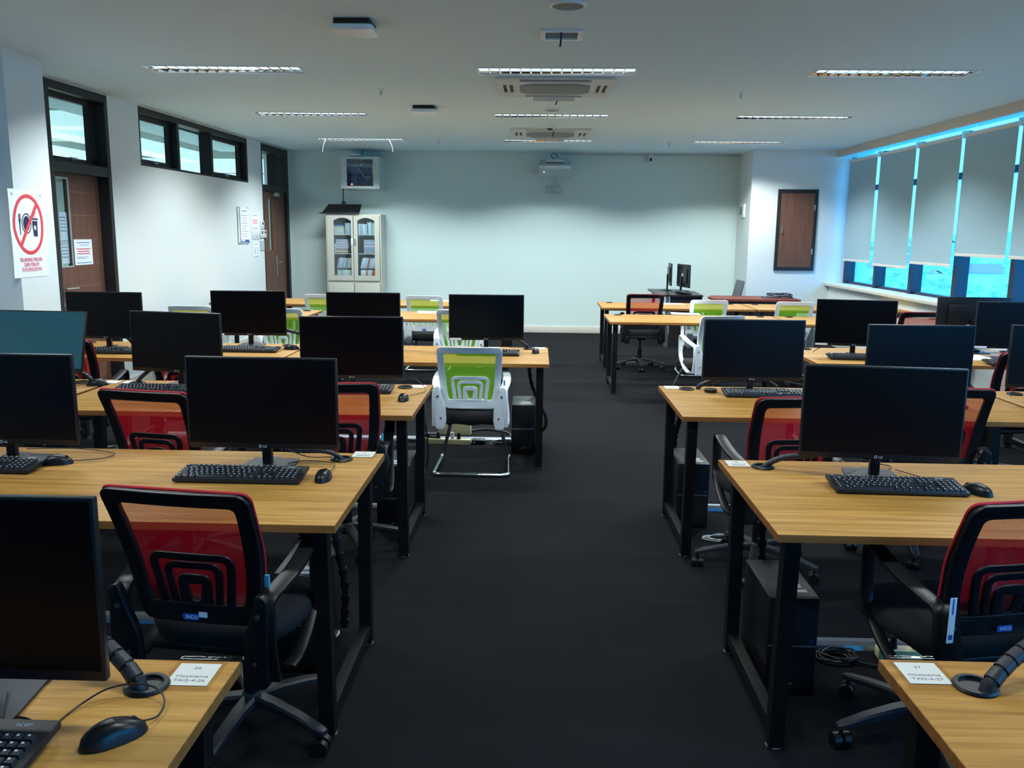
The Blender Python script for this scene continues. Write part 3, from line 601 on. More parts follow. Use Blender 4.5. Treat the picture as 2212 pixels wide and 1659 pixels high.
# cable sleeves: wrapped tubes from a desk grommet up behind a monitor
def sleeve(pts, r, lab, down=True):
    t = thing('cable_sleeve', lab, 'cable sleeve', (pts[0][0], pts[0][1], .75)); o_ = V(t.location)
    P = smooth_path(pts, 10); d = [0]
    for a, b_ in zip(P, P[1:]): d.append(d[-1]+(b_-a).length)
    def at(s_):
        for i in range(len(d)-1):
            if d[i+1] >= s_: return P[i].lerp(P[i+1], (s_-d[i])/max(1e-9, d[i+1]-d[i]))
        return P[-1]
    MB().tube([p-o_ for p in P], r*.78, 10).build('cable_bundle', 'cable', t)
    seg = r*1.9; k = 0; s_ = seg*.4
    wr = MB()
    while s_+seg*.86 < d[-1]:
        a, b_ = at(s_)-o_, at(s_+seg*.84)-o_; wr.cyl(a, b_, r, r*.97, 12); s_ += seg
    wr.build('wrap', 'plastic2', t)
    return t
sleeve([(-.742, 1.50, .73), (-.75, 1.50, .765), (-.79, 1.52, .80), (-.86, 1.545, .83), (-.98, 1.50, .86)], .0165, 'ribbed black cable sleeve rising from the bottom left desk grommet')
sleeve([(.885, 1.565, .73), (.895, 1.57, .77), (.97, 1.61, .815), (1.06, 1.63, .85), (1.2, 1.6, .87)], .0165, 'ribbed black cable sleeve rising from the bottom right desk grommet')
sleeve([(-.735, 3.19, .745), (-.75, 3.19, .765), (-.80, 3.18, .785), (-.88, 3.16, .79), (-.94, 3.14, .80)], .0095, 'thin black cable sleeve bent over the grommet of the second left desk')
sleeve([(.872, 3.19, .745), (.89, 3.19, .765), (.95, 3.18, .795), (1.04, 3.16, .81), (1.13, 3.15, .83)], .0115, 'long black cable sleeve running over the second right desk to the monitor')
sleeve([(.93, 4.86, .745), (.94, 4.86, .77), (1.03, 4.84, .81), (1.14, 4.82, .845), (1.22, 4.8, .88)], .0135, 'black cable sleeve sloping up on the third right desk near the aisle')
sleeve([(-2.26, 4.755, .745), (-2.25, 4.76, .77), (-2.21, 4.77, .81), (-2.15, 4.77, .85), (-2.05, 4.76, .88)], .012, 'black cable sleeve standing left on the third left desk beside two cards')
sleeve([(-2.50, 4.72, .745), (-2.51, 4.73, .775), (-2.57, 4.74, .81), (-2.65, 4.74, .835), (-2.72, 4.74, .86)], .0125, 'black cable sleeve curving behind the teal tinted monitor')
sleeve([(-.05, 6.47, .745), (-.06, 6.47, .77), (-.10, 6.46, .80), (-.16, 6.45, .835), (-.24, 6.44, .87)], .013, 'black cable sleeve at the aisle end of the fourth left desk')
sleeve([(-1.58, 6.47, .745), (-1.60, 6.47, .77), (-1.70, 6.46, .81), (-1.80, 6.45, .85), (-1.95, 6.45, .88)], .014, 'black cable sleeve leaning beside the mouse on the fourth left desk')
sleeve([(-3.0, 6.3, .745), (-3.01, 6.3, .78), (-3.06, 6.3, .83), (-3.1, 6.3, .88)], .013, 'black cable sleeve below the monitor farthest left in the fourth row')
def loose_cable(pts, r, name, lab, cat='cable', m='cable'):
    o = MB().tube(smooth_path(pts, 8), r, 6).build(name, m); return tag(o, lab, cat)
loose_cable([(-1.0, 1.40, .80), (-.985, 1.44, .775), (-.97, 1.40, .754), (-.90, 1.385, .754), (-.86, 1.36, .754)], .0024, 'desk_cable', 'black cable looping before the monitor stand in the bottom left corner')
loose_cable([(-.98, 3.12, .84), (-.92, 3.13, .80), (-.86, 3.17, .765), (-.80, 3.2, .757), (-.76, 3.2, .757)], .002, 'desk_cable', 'thin black cable dropping from the second left monitor to its sleeve')
loose_cable([(1.13, 3.15, .83), (1.2, 3.2, .80), (1.3, 3.23, .765), (1.36, 3.22, .756), (1.33, 3.16, .756)], .002, 'desk_cable', 'thin black cable looping behind the stand of the second right monitor')
loose_cable([(2.10, 6.5, .756), (2.13, 6.52, .775), (2.2, 6.47, .82), (2.27, 6.4, .86)], .003, 'desk_cable', 'black cable rising from the desk grommet to the fourth right monitor')
loose_cable([(2.63, 4.75, .756), (2.66, 4.76, .80), (2.72, 4.74, .86)], .003, 'desk_cable', 'black cable standing from the right edge grommet in the third row')
loose_cable([(1.9, 4.62, .80), (1.7, 4.7, .82), (1.5, 4.78, .80), (1.35, 4.78, .83)], .003, 'desk_cable', 'black cable hanging between the two third row monitors on the right')
# loose grommet cap on the third right desk
t = thing('grommet_cap', 'round black grommet cap lying beside the hole on the third right desk', 'grommet cap', (.985, 4.77, .7505)); MB().lathe([(0, .018), (.034, .018), (.036, .016), (.034, 0), (.03, 0)]).build('cap', 'plastic', t)

# ------------------------------------------------------------------ name cards
def card(x, y, rz, lab, text=None, tp=True, w_=.083, h_=.085):
    t = thing('name_card', lab, 'name card', (x, y, .7505), R(rz), 'white name cards on desk corners')
    MB().box((0, 0, .0003), (w_, h_, .0004)).build('card', 'paper', t)
    if text:
        q = MB().add(curve_mesh(text=text[0], size=.0145, depth=.0003, align='CENTER')).tf(lambda c: (c.x*1.1, c.y*.8+.020, c.z+.0007)); q.build('number_print', 'inkg', t)
        MB().add(curve_mesh(text='Hostname', size=.0155, depth=.0003, align='CENTER')).tf(lambda c: (c.x, c.y*.8-.012, c.z+.0007)).build('hostname_print', 'inkg', t)
        MB().add(curve_mesh(text=text[1], size=.0155, depth=.0003, align='CENTER')).tf(lambda c: (c.x*.98, c.y*.8-.028, c.z+.0007)).build('code_print', 'inkg', t)
    else:
        MB().add(curve_mesh(text='Hostname', size=.0135, depth=.0003, align='CENTER')).tf(lambda c: (c.x, c.y*.8-.012, c.z+.0007)).build('hostname_print', 'inkg', t)
        MB().box((0, .022, .0006), (.012, .006, .0003)).box((0, -.022, .0006), (.05, .005, .0003)).build('faint_print', 'inkg', t)
    if tp:
        random.seed(int(abs(x)*1000))
        def f(u, v): return V(((u-.5)*(w_+.02), -h_*.78+v*(h_*1.62), .0009+(.0016*abs(sin(u*23+v*3)) if v < .16 or v > .96 else 0)))
        MB().grid(f, 16, 30).build('tape', 'tape', t)
    return t
card(-.665, 1.558, 0, 'white card taped to the bottom left desk, reading 26 Hostname', ('26', 'TAI2-4-26'))
card(.792, 1.634, 0, 'white card taped to the bottom right desk, reading 27 Hostname', ('27', 'TAI2-4-27'))
card(-.669, 3.275, 0, 'white name card taped to the corner of the second left desk')
card(.786, 3.238, 0, 'white name card taped to the corner of the second right desk')
card(-.66, 4.80, 0, 'white name card on the corner of the third left desk near the aisle', tp=False); card(.79, 4.90, 0, 'white name card on the corner of the third right desk', tp=False)
card(-2.42, 4.79, 0, 'left of the two name cards side by side on the third left desks', tp=False); card(-2.31, 4.79, 0, 'right of the two name cards side by side on the third left desks', tp=False)
card(.035, 6.53, 0, 'white name card at the aisle end of the fourth left desk', tp=False); card(2.02, 6.6, 0, 'white name card at the left end of the fourth right desk', tp=False)

# ------------------------------------------------------------------ chairs
def chair_parts(t, zo, wx, fr, mesh, rim=None):
    """shared back design. wx width factor, zo height offset, fr frame material"""
    def surf(x, z, n=0):
        tt = max(0, min(1.1, (z-.49)/.41)); y = -.215-.115*tt**1.3+.018*sin(pi*min(tt, 1))+.28*x*x; return V((x*wx, y-n, z+zo))
    out = fillet([(-.165, .487), (.165, .487), (.193, .60), (.205, .72), (.212, .898), (-.212, .898), (-.205, .72), (-.193, .60)], [.03, .03, .03, .03, .035, .035, .03, .03], 6)
    inn = fillet([(-.145, .530), (.145, .530), (.158, .60), (.168, .72), (.177, .862), (-.177, .862), (-.168, .72), (-.158, .60)], [.03, .03, .03, .03, .025, .025, .03, .03], 6)
    def sub(me, n0):
        b_ = MB().add(me); bmesh.ops.subdivide_edges(b_.b, edges=[e for e in b_.b.edges if e.calc_length() > .05], cuts=2); return b_.tf(lambda c: surf(c.x, c.y, c.z+n0))
    sub(curve_mesh([out, inn], .016, .004), 0).build('backrest_frame', fr, t)
    def mf(u, v):
        z = .50+v*.385; k = max(0, min(1, (z-.5)/.385)); hw = .150+.035*k; return surf((2*u-1)*hw, z, -.006)
    MB().grid(mf, 14, 16).build('mesh_back', mesh, t)
    if rim: MB().tube([surf(x, z, -.012) for x, z in fillet([(-.20, .60), (-.211, .72), (-.216, .903), (.216, .903), (.211, .72), (.20, .60)], .03, 5, False)], .0045, 6).build('piping', rim, t)
    # lumbar support: nested arches joined to a lower rail
    lm = MB()
    for wt, wb, ht, th in ((.120, .098, .690, .019), (.080, .064, .662, .017)):
        c_ = fillet([(-wb, .515), (-wt, ht), (wt, ht), (wb, .515)], .034, 7, False); lm.add(curve_mesh([band(dd(c_), th)], .008, .002))
    lm.add(curve_mesh([fillet([(-.046, .515), (-.048, .632), (.048, .632), (.046, .515)], [.004, .03, .03, .004], 6), fillet([(-.014, .548), (-.026, .606), (.026, .606), (.014, .548)], .008, 4)], .008, .002))
    lm.add(curve_mesh([fillet(rect(-.155, .492, .155, .540), .008)], .010, .003))
    bmesh.ops.subdivide_edges(lm.b, edges=[e for e in lm.b.edges if e.calc_length() > .05], cuts=2)
    lm.tf(lambda c: surf(c.x, c.y, c.z+.004)).build('lumbar_support', fr, t)
    return surf
def make_arm(t, s_, zo, fr, wx):
    # side loop with flat section: bracket, pad, front post, lower return
    xs = .214*wx
    L_ = [(-.235, .40), (-.255, .52), (-.245, .63), (-.19, .655), (-.10, .675), (.0, .70), (.075, .712), (.105, .69), (.108, .64), (.10, .55), (.075, .505), (.0, .45), (-.09, .405), (-.15, .395)]
    P = smooth_path([V((0, y, z)) for y, z in L_], 4)
    n = len(P); b_ = MB(); rings = []
    for i, p in enumerate(P):
        a = P[max(0, i-1)]; c_ = P[min(n-1, i+1)]; tt = (c_-a).normalized(); nn = V((0, -tt.z, tt.y)); k = i/(n-1)
        bow = .018*sin(pi*min(1, max(0, (p.y+.25)/.36)))+ .006
        wd = .030 if k < .15 else .022+.004*sin(k*6); th = .009 if k < .9 else .008
        rings.append([b_.b.verts.new(V((s_*(xs+bow)+dx*wd, p.y, p.z+zo))+nn*dn*th) for dx, dn in ((-1, -.6), (-.6, -1), (.6, -1), (1, -.6), (1, .6), (.6, 1), (-.6, 1), (-1, .6))])
    for A, B in zip(rings, rings[1:]):
        for k in range(8): b_.b.faces.new((A[k], A[(k+1) % 8], B[(k+1) % 8], B[k]))
    b_.b.faces.new(rings[0][::-1]); b_.b.faces.new(rings[-1])
    # bracket plate bolted to the backrest side
    pl = fillet([(xs-.040, .385), (xs+.006, .385), (xs+.012, .50), (xs+.018, .60), (xs+.020, .655), (xs-.004, .668), (xs-.022, .60), (xs-.048, .53), (xs-.052, .44)], .014, 4)
    me = curve_mesh([pl], .020, .005); q = MB().add(me); q.tf(lambda c: (s_*c.x, -.258+c.z-.07*(c.y-.50), c.y+zo)); me = bpy.data.meshes.new('q'); q.b.to_mesh(me); q.b.free()
    b_.add(me); o = b_.build('armrest', fr, t)
    MB().cyl((s_*(xs-.003), -.270, .605+zo), (s_*(xs-.003), -.284, .605+zo), .0075, seg=12).build('bolt', 'steel', o); MB().cyl((s_*(xs-.022), -.262, .46+zo), (s_*(xs-.022), -.2735, .46+zo), .006, seg=12).build('bolt', 'steel', o)
def make_seat(t, z0, th, oy=0):
    def f(u, v):
        a = 2*pi*u; ex = 3.2; cx = abs(cos(a))**(2/ex)*(1 if cos(a) >= 0 else -1); cy = abs(sin(a))**(2/ex)*(1 if sin(a) >= 0 else -1)
        return cx, cy
    b_ = MB(); rings = []
    for sc, z in ((0.0, th), (.6, th+.002), (.88, th-.004), (.97, th-.018), (1.0, th*.5), (.97, .012), (.86, 0), (.5, -.006), (0, -.008)):
        ring = []
        for k in range(40):
            cx, cy = f(k/40, 0); x = .232*cx*max(sc, .001); y = .225*cy*max(sc, .001)+.005+oy
            ring.append(b_.b.verts.new((x, y, z0+z+.10*x*x*1.6-.012*max(0, y/.22)**2-.022*max(0, 1-abs(x)/.2)*(1 if y < -.1 and z < .02 else 0))))
        rings.append(ring)
    for A, B in zip(rings, rings[1:]):
        for k in range(40): b_.b.faces.new((A[k], A[(k+1) % 40], B[(k+1) % 40], B[k]))
    b_.build('seat', 'seat', t, ang=60)
def make_green():
    t = thing('visitor_chair', 'x', 'chair'); surf = chair_parts(t, 0, .98, 'whitep', 'greenmesh')
    for s_ in (-1, 1): make_arm(t, s_, -.03, 'whitep', .98)
    make_seat(t, .385, .075)
    MB().lo((-.17, -.16, .365), (.17, .16, .385), bev=.004).build('seat_pan', 'plastic', t)
    P = fillet([(-.15, -.14, .365), (-.15, .17, .362), (-.243, .34, .0175), (-.255, -.14, .0145), (.255, -.14, .0145), (.243, .34, .0175), (.15, .17, .362), (.15, -.14, .365)], [0, .05, .05, .06, .06, .05, .05, 0], 7, False)
    MB().tube(P, .0125, 12).build('cantilever_frame', 'chrome', t)
    MB().tube([(-.15, -.05, .362), (.15, -.05, .362)], .011, 10).build('cross_tube', 'chrome', t)
    return t
def make_red():
    t = thing('swivel_chair', 'x', 'chair'); zo = .028; chair_parts(t, zo, 1.0, 'plastic', 'redmesh', 'redrim')
    for s_ in (-1, 1): make_arm(t, s_, -.035, 'plastic', 1.0)
    make_seat(t, .415, .08, .03)
    MB().lo((-.17, -.19, .40), (.17, .13, .425), bev=.006).lo((-.05, -.06, .365), (.05, .16, .40), bev=.006).build('tilt_mechanism', 'plastic', t)
    MB().tube([(.04, .08, .385), (.16, .085, .385), (.235, .09, .375)], [.006, .006, .010], 8).build('height_lever', 'plastic2', t)
    MB().cyl((0, .08, .12), (0, .08, .25), .027, seg=20).cyl((0, .08, .25), (0, .08, .37), .015, seg=16).build('gas_lift', 'plastic', t)
    hub = MB().lathe([(.0, .078), (.036, .078), (.040, .095), (.036, .125), (.027, .135)]).build('star_base', 'plastic2', t); hub.location = (0, .08, 0)
    for k in range(5):
        a = 2*pi*k/5+.3; d = V((cos(a), sin(a), 0)); n = V((-sin(a), cos(a), 0))
        sec = [(.02, .128, .028, .030), (.10, .124, .024, .026), (.20, .108, .021, .022), (.285, .088, .018, .020), (.305, .082, .012, .014)]
        rg = MB(); rings = []
        for r_, z, hw, th in sec: rings.append([rg.b.verts.new(d*r_+n*(sx*hw)+V((0, 0, z-sz*th))) for sx, sz in ((-1, 1), (1, 1), (1, .25), (.65, 0), (-.65, 0), (-1, .25))])
        for A, B in zip(rings, rings[1:]):
            for q in range(6): rg.b.faces.new((A[q], A[(q+1) % 6], B[(q+1) % 6], B[q]))
        rg.b.faces.new(rings[0][::-1]); rg.b.faces.new(rings[-1]); rg.build('star_leg', 'plastic2', hub)
    for k in range(5):
        a = 2*pi*k/5+.3; d = V((cos(a), sin(a), 0)); p = d*.288; ca = a+1.1+k; e = V((cos(ca), sin(ca), 0))
        c_ = MB().cyl(p+e*.006+V((0, 0, .026)), p+e*.028+V((0, 0, .026)), .0255, seg=20).cyl(p-e*.006+V((0, 0, .026)), p-e*.028+V((0, 0, .026)), .0255, seg=20).cyl(p-e*.006+V((0, 0, .026)), p+e*.006+V((0, 0, .026)), .014).cyl(p+V((0, 0, .03)), p+V((0, 0, .07)), .007)
        c_.build('caster', 'plastic', hub)
    return t
gc = make_green(); rc = make_red()
def face(o, dx, dy, z):   # back top centre and yaw -> origin
    return o
reds = [  # back-top x, y, yaw (deg, + = turned to the left), label
 (-.965, 2.17, -8, 'red mesh swivel chair in the left foreground, between the two nearest left desks'), (1.365, 2.22, 12, 'red mesh swivel chair in the right foreground, cropped by the right edge'),
 (-1.69, 3.57, -10, 'red mesh swivel chair behind the second left desk, left of the big monitor'), (-.93, 3.83, 4, 'red mesh swivel chair behind the second left desk, half hidden right of the big monitor'),
 (1.17, 3.66, 9, 'red mesh swivel chair behind the second right desk, left of the monitor'), (1.91, 3.96, -6, 'red mesh swivel chair behind the second right desk, showing right of the monitor'),
 (-2.98, 5.22, 0, 'red mesh swivel chair at the left, behind the tilted teal monitor'), (-2.2, 5.22, 0, 'red mesh swivel chair seen only under the turned monitor in the third left row'),
 (3.60, 8.05, 0, 'red mesh swivel chair by the window wall, between monitors at the right'), (1.268, 10.0, 0, 'red mesh swivel chair in the back row, just right of the aisle'), (3.05, 5.25, 0, 'red mesh swivel chair at the right edge, under the cropped third row monitor')]
def place_chair(pr, top, x, y, a, lab, group):
    a = R(a); return place(pr, (x-sin(a)*top, y+cos(a)*top, 0), a, lab, group)
def spin(o, a):
    for ch in [c for c in C.objects if c.parent == o and c.name.startswith('star_base')]: ch.rotation_euler = (0, 0, R(a))
robj = [place_chair(rc, .33, x, y, a, lab, 'red mesh swivel chairs') for x, y, a, lab in reds]
greens = [(-.418, 5.38, 0, 'green mesh visitor chair with white frame and chrome legs beside the aisle, largest green one'),
 (-1.27, 9.75, 0, 'green visitor chair in the back left row, fully framed between monitors'), (-2.44, 9.75, 0, 'green visitor chair in the back left row, just right of the double door'),
 (-.72, 8.0, 0, 'green visitor chair directly behind the aisle end monitor on the left'), (-3.28, 8.05, 0, 'green visitor chair before the bright left wall, only its top rail showing'), (-2.38, 7.9, 0, 'green visitor chair half hidden by the monitor before the double door'),
 (1.935, 9.65, 0, 'green visitor chair in the back right row, before the brown teacher table'), (2.86, 9.55, 0, 'green visitor chair in the back right row, nearest the window wall'), (1.69, 7.75, 14, 'green visitor chair on the right, turned, its white arm beside the monitor')]
gobj = [place_chair(gc, .33, x, y, a, lab, 'green mesh visitor chairs') for x, y, a, lab in greens]
for k_, a_ in ((0, 36), (1, 20), (2, 50), (3, -12), (4, 8), (5, 30), (9, 37)): spin(robj[k_], a_)
def inco(root, zo, m_='sticker'):
    s_ = MB().add(curve_mesh([fillet(rect(-.024, -.009, .024, .009), .004)], .0008)).tf(lambda c: (c.x-.012, -.2385-c.z, c.y+.507+zo)).build('brand_sticker', m_, root)
    MB().add(curve_mesh(text='INCO', size=.0145, depth=.0006, align='CENTER')).tf(lambda c: (c.x-.009, -.2392-c.z, c.y+.502+zo)).build('print', 'paper', s_)
for o in (robj[0], robj[1]): inco(o, .028)
inco(gobj[1], 0)
# torn half of the sticker on the left front chair, asset labels and side tags
MB().box((.028, -.2425, .546), (.026, .0006, .016)).build('torn_sticker', 'paper', robj[0])
s_ = MB().box((-.228, -.2935, .60), (.020, .0008, .13)).build('asset_label', 'paper', robj[1]); MB().box((-.228, -.2943, .552), (.012, .0004, .014)).box((-.228, -.2943, .64), (.004, .0004, .045)).build('print', 'inkblue', s_)
for o in (robj[0], robj[3], robj[6], gobj[0]): MB().box((.222, -.235, .66), (.012, .010, .035)).build('side_tag', 'teal', o)

# ------------------------------------------------------------------ computer towers
def make_tower():
    t = thing('computer_tower', 'x', 'computer tower')
    MB().lo((-.0875, .012, .006), (.0875, .36, .37), bev=.003).build('case', 'plastic', t)
    f = MB().lo((-.0875, 0, .006), (.0875, .012, .37), bev=.004).build('front_panel', 'plastic', t)
    MB().lo((-.083, -.0015, .187), (.083, .0, .194)).build('trim_strip', 'steel', f)
    MB().lo((.060, -.0012, .203), (.075, 0, .217)).build('processor_badge', 'badge', f)
    v = MB()
    for k in range(14): v.lo((.0, -.001, .03+k*.008), (.07, 0, .033+k*.008))
    v.build('vent_slots', 'kbody', f)
    MB().add(curve_mesh(text='acer', size=.012, depth=.0005)).tf(lambda c: (c.x-.012, -.001-c.z, c.y+.045)).build('logo', 'legend', f)
    MB().lo((-.03, .05, .3705), (.06, .075, .371)).lo((-.02, .09, .3705), (.05, .125, .371)).build('asset_label', 'paper', t)
    for x in (-.07, .07):
        for y in (.04, .32): MB().cyl((x, y, 0), (x, y, .008), .01).build('foot', 'rubber', t)
    return t
tw = make_tower()
for x, y, lab in [(.922, 2.86, 'black computer tower under the second right desk, beside its front leg'), (.888, 4.63, 'black computer tower under the third right desk at the aisle'), (-.76, 4.47, 'black computer tower under the third left desk at the aisle'),
                  (-.078, 6.2, 'black computer tower under the fourth left desk, beside the green chair'), (-.865, 2.93, 'black computer tower under the second left desk, behind the front red chair'),
                  (-1.86, 4.5, 'black computer tower under the third left desk, in the shade'), (2.2, 6.4, 'black computer tower under the fourth right desk')]:
    place(tw, (x, y, 0), 0, lab, 'black computer towers')
# silver floor trunking behind each row of desks
for x0, x1, y, lab in [(1.03, 3.6, 3.25, 'silver rounded cable cover on the floor under the second right desk'), (1.0, 3.6, 4.97, 'silver rounded cable cover on the floor under the third right desk'), (-3.4, -.92, 3.34, 'silver rounded cable cover on the floor under the second left desk'),
                       (-3.4, -.86, 4.86, 'silver rounded cable cover on the floor under the third left desk'), (-2.9, -.18, 6.58, 'silver rounded cable cover on the floor under the fourth left desk')]:
    o = MB().poly([(x0, y-.035, 0), (x0, y-.03, .018), (x0, y-.015, .03), (x0, y+.015, .03), (x0, y+.03, .018), (x0, y+.035, 0)], (x1-x0, 0, 0)).build('floor_cable_cover', 'alu'); tag(o, lab, 'cable cover', 'silver floor cable covers')
def strip(x, y, rz, L_, lab, plugs=()):
    t = thing('power_strip', lab, 'power strip', (x, y, 0), R(rz))
    MB().lo((-L_/2, -.025, 0), (L_/2, .025, .042), bev=.005).build('housing', 'creamp', t)
    k = int(L_/.06)
    for i in range(k): 
        MB().cyl((-L_/2+.04+i*(L_-.08)/max(1, k-1), 0, .042), (-L_/2+.04+i*(L_-.08)/max(1, k-1), 0, .0425), .018).build('socket', 'cream', t)
    for p, m_ in plugs: MB().cyl((p, 0, .0425), (p, 0, .075), .017, .013).box((p, 0, .083), (.02, .02, .02), bev=.004).build('plug', m_, t)
    return t
strip(-.66, 6.47, -4, .34, 'cream power strip with plugs on the floor behind the green chair legs', ((-.08, 'plastic'), (.03, 'white'), (.08, 'plastic')))
strip(1.50, 3.16, -3, .3, 'cream power strip on the floor under the second right desk, with a switch', ((-.09, 'plastic'), (0, 'plastic')))
strip(1.26, 10.9, 10, .2, 'small cream power strip on the floor behind the back row swivel chair', ((.03, 'plastic'),))
t = thing('junction_box', 'cream box lying behind the power strip near the green chair', 'box', (-.64, 6.80, 0), R(-4)); MB().lo((-.13, -.03, 0), (.13, .03, .11), bev=.004).build('body', 'creamp', t); MB().lo((-.132, -.012, .03), (-.1305, .012, .08)).build('end_plate', 'orange', t)
t = thing('power_adapter', 'black power adapter resting on the power strip end near the green chair', 'adapter', (-.79, 6.50, .045)); MB().box((0, 0, .018), (.13, .06, .032), bev=.006).build('brick', 'plastic', t); MB().box((.01, -.031, .018), (.05, .001, .01)).build('label_print', 'legend', t)
t = thing('power_adapter', 'black power adapter on the floor right of the cream power strip', 'adapter', (-.43, 6.5, 0)); MB().box((0, 0, .018), (.10, .07, .034), bev=.006).build('brick', 'plastic', t); MB().box((-.03, -.036, .016), (.012, .001, .012)).build('label_print', 'legend', t)
def coil(cx, cy, n, rx, ry, m_, lab, r=.004, seed=1):
    random.seed(seed); pts = []
    for i in range(n*10):
        a = 2*pi*i/10; k = 1+random.uniform(-.18, .18); pts.append((cx+cos(a)*rx*k+i*.0006, cy+sin(a)*ry*k, .006+.004*(i//10)+random.uniform(0, .006)))
    return loose_cable(pts, r, 'coiled_cable', lab, 'cable', m_)
coil(-.25, 6.48, 5, .085, .05, 'cable', 'coiled black cables on the floor beside the computer tower near the green chair')
coil(1.17, 3.14, 5, .07, .045, 'cable', 'coiled black cable on the floor beside the second right tower', seed=4)
coil(1.03, 4.45, 3, .10, .05, 'cable_white', 'white looped cable on the floor beside the third right tower', .003, 5)
coil(-.86, 3.22, 4, .06, .06, 'cable_white', 'white looped cables on the floor inside the second left desk leg', .004, 7)
coil(-.95, 6.55, 4, .12, .05, 'cable', 'tangled black cables on the floor left of the cream power strip', seed=9)
loose_cable([(1.22, 3.12, .01), (1.35, 3.07, .008), (1.42, 3.10, .008)], .005, 'floor_cable', 'black cord running to the power strip under the second right desk')
loose_cable([(-.55, 6.86, .01), (-.40, 6.95, .01), (-.22, 6.85, .01), (-.20, 6.68, .01), (-.38, 6.60, .01), (-.5, 6.62, .01)], .008, 'floor_cable', 'thick dark loop of cable on the floor behind the green chair')
loose_cable([(-.66, 4.78, .715), (-.62, 4.82, .5), (-.63, 4.86, .25), (-.78, 4.95, .02)], .005, 'hanging_cable', 'black cable hanging behind the third left desk end')
# cable sleeves hanging below desks
for pts, lab in [([(-.05, 6.47, .72), (-.03, 6.52, .5), (.035, 6.60, .32), (.085, 6.60, .22), (.09, 6.60, .13), (.035, 6.60, .06)], 'black hanging cable sleeve bulging beside the fourth left desk leg'), ([(-.74, 3.19, .72), (-.77, 3.17, .5), (-.74, 3.20, .25), (-.75, 3.22, .05)], 'black hanging cable sleeve under the second left desk'),
                 ([(-.72, 4.76, .72), (-.75, 4.76, .4), (-.70, 4.86, .05)], 'black hanging cable sleeve under the third left desk'), ([(.86, 4.86, .72), (.85, 4.95, .55), (.84, 5.03, .40), (.85, 5.04, .15)], 'black hanging cable sleeve under the third right desk'),
                 ([(.87, 3.19, .72), (.90, 3.24, .45), (.92, 3.27, .2)], 'black hanging cable sleeve under the second right desk')]:
    t = thing('hanging_cable_sleeve', lab, 'cable sleeve', pts[0]); o_ = V(pts[0]); P = smooth_path(pts, 8)
    MB().tube([p-o_ for p in P], .014, 8).build('cable_bundle', 'cable', t)
    w_ = MB()
    for i in range(0, len(P)-1, 2): w_.cyl(P[i]-o_, P[i].lerp(P[i+1], .9)-o_, .0175, seg=10)
    w_.build('wrap', 'plastic', t)

# ------------------------------------------------------------------ papers
def sheet(x, y, rz, w_, h_, lab, grp='loose papers on the empty desks'):
    t = MB().grid(lambda u, v: V(((u-.5)*w_, (v-.5)*h_, .001+.006*max(0, sin(u*3+v*2))*v)), 8, 6).build('paper_sheet', 'paper'); t.location = (x, y, .7505); t.rotation_euler = (0, 0, R(rz)); return tag(t, lab, 'paper', grp)
sheet(-1.12, 9.36, 8, .34, .24, 'white papers on the fifth left desk, behind the green chair'); sheet(-1.20, 10.98, -6, .30, .21, 'white paper on the back row left desk')
sheet(1.66, 9.60, -4, .32, .22, 'white papers on the fifth right desk, left of the turned green chair'); sheet(1.72, 10.95, 3, .30, .21, 'white paper on the back row right desk behind the red chair')
sheet(-2.5, 10.98, 0, .30, .21, 'white paper on the back row desk near the double door')
sheet(3.18, 6.35, 0, .3, .3, 'white paper behind the keyboard on the fourth right desk')

# ------------------------------------------------------------------ wall things on the left
po = thing('prohibition_poster', 'tall white poster with a red no food and drink sign on the pilaster', 'poster', (-3.81, 6.44, 1.57))
Wp = .223; Hp = .322
def onw(mb, off): return mb.tf(lambda c: (c.z+off+.004*abs(sin((c.y+.3)*9)), c.x, c.y))
def grd(w2, h2): return MB().grid(lambda u, v: V(((2*u-1)*w2, (2*v-1)*h2, 0)), 4, 16)
onw(grd(Wp, Hp), .002).build('sheet', 'paper', po)
def psh(loops, m_, off, name):
    mb = MB().add(curve_mesh(loops, .0006)); bmesh.ops.subdivide_edges(mb.b, edges=[e for e in mb.b.edges if e.calc_length() > .04], cuts=3); onw(mb, off).build(name, m_, po)
rc_ = (.003, .068)
psh([circ(rc_[0], rc_[1], .194, .222, 60), circ(rc_[0], rc_[1], .166, .196, 60)], 'inkr', .0042, 'prohibition_ring')
psh([circ(-.02, .075, .062, .075), circ(-.02, .075, .053, .066)], 'inkb', .0034, 'plate_rim'); psh([circ(-.02, .075, .042, .055)], 'inkb', .0034, 'plate')
psh([fillet([(-.118, .11), (-.092, .11), (-.098, .075), (-.101, -.01), (-.109, -.01), (-.112, .075)], .005, 3), rect(-.118, .108, -.113, .145)[::1], rect(-.1075, .108, -.1025, .145), rect(-.097, .108, -.092, .145)], 'inkb', .0034, 'fork')
psh([[(.052, .095), (.122, .095), (.112, -.02), (.062, -.02)], circ(.087, .045, .014, .019, 20)], 'inkb', .0034, 'cup'); psh([rect(.045, .103, .128, .115)], 'inkb', .0034, 'cup_lid'); psh([band([(.08, .115), (.084, .145), (.108, .158)], .004)], 'inkb', .0034, 'straw')
psh([band([(-.112, -.085), (.118, .215)], .030)], 'inkr', .0046, 'prohibition_bar')
for k, s_ in enumerate(['DILARANG MAKAN', 'DAN MINUM', 'DI RUANGAN INI']):
    MB().add(curve_mesh(text=s_, size=.042, depth=.0006, align='CENTER')).tf(lambda c: (c.z+.0075, c.x*.78+.0, c.y-.205-k*.036)).build('headline', 'inkr', po)
MB().add(curve_mesh(text='________    ____________', size=.010, depth=.0005, align='CENTER')).tf(lambda c: (c.z+.0075, c.x*.9, c.y-.298)).build('small_print', 'inkg', po)
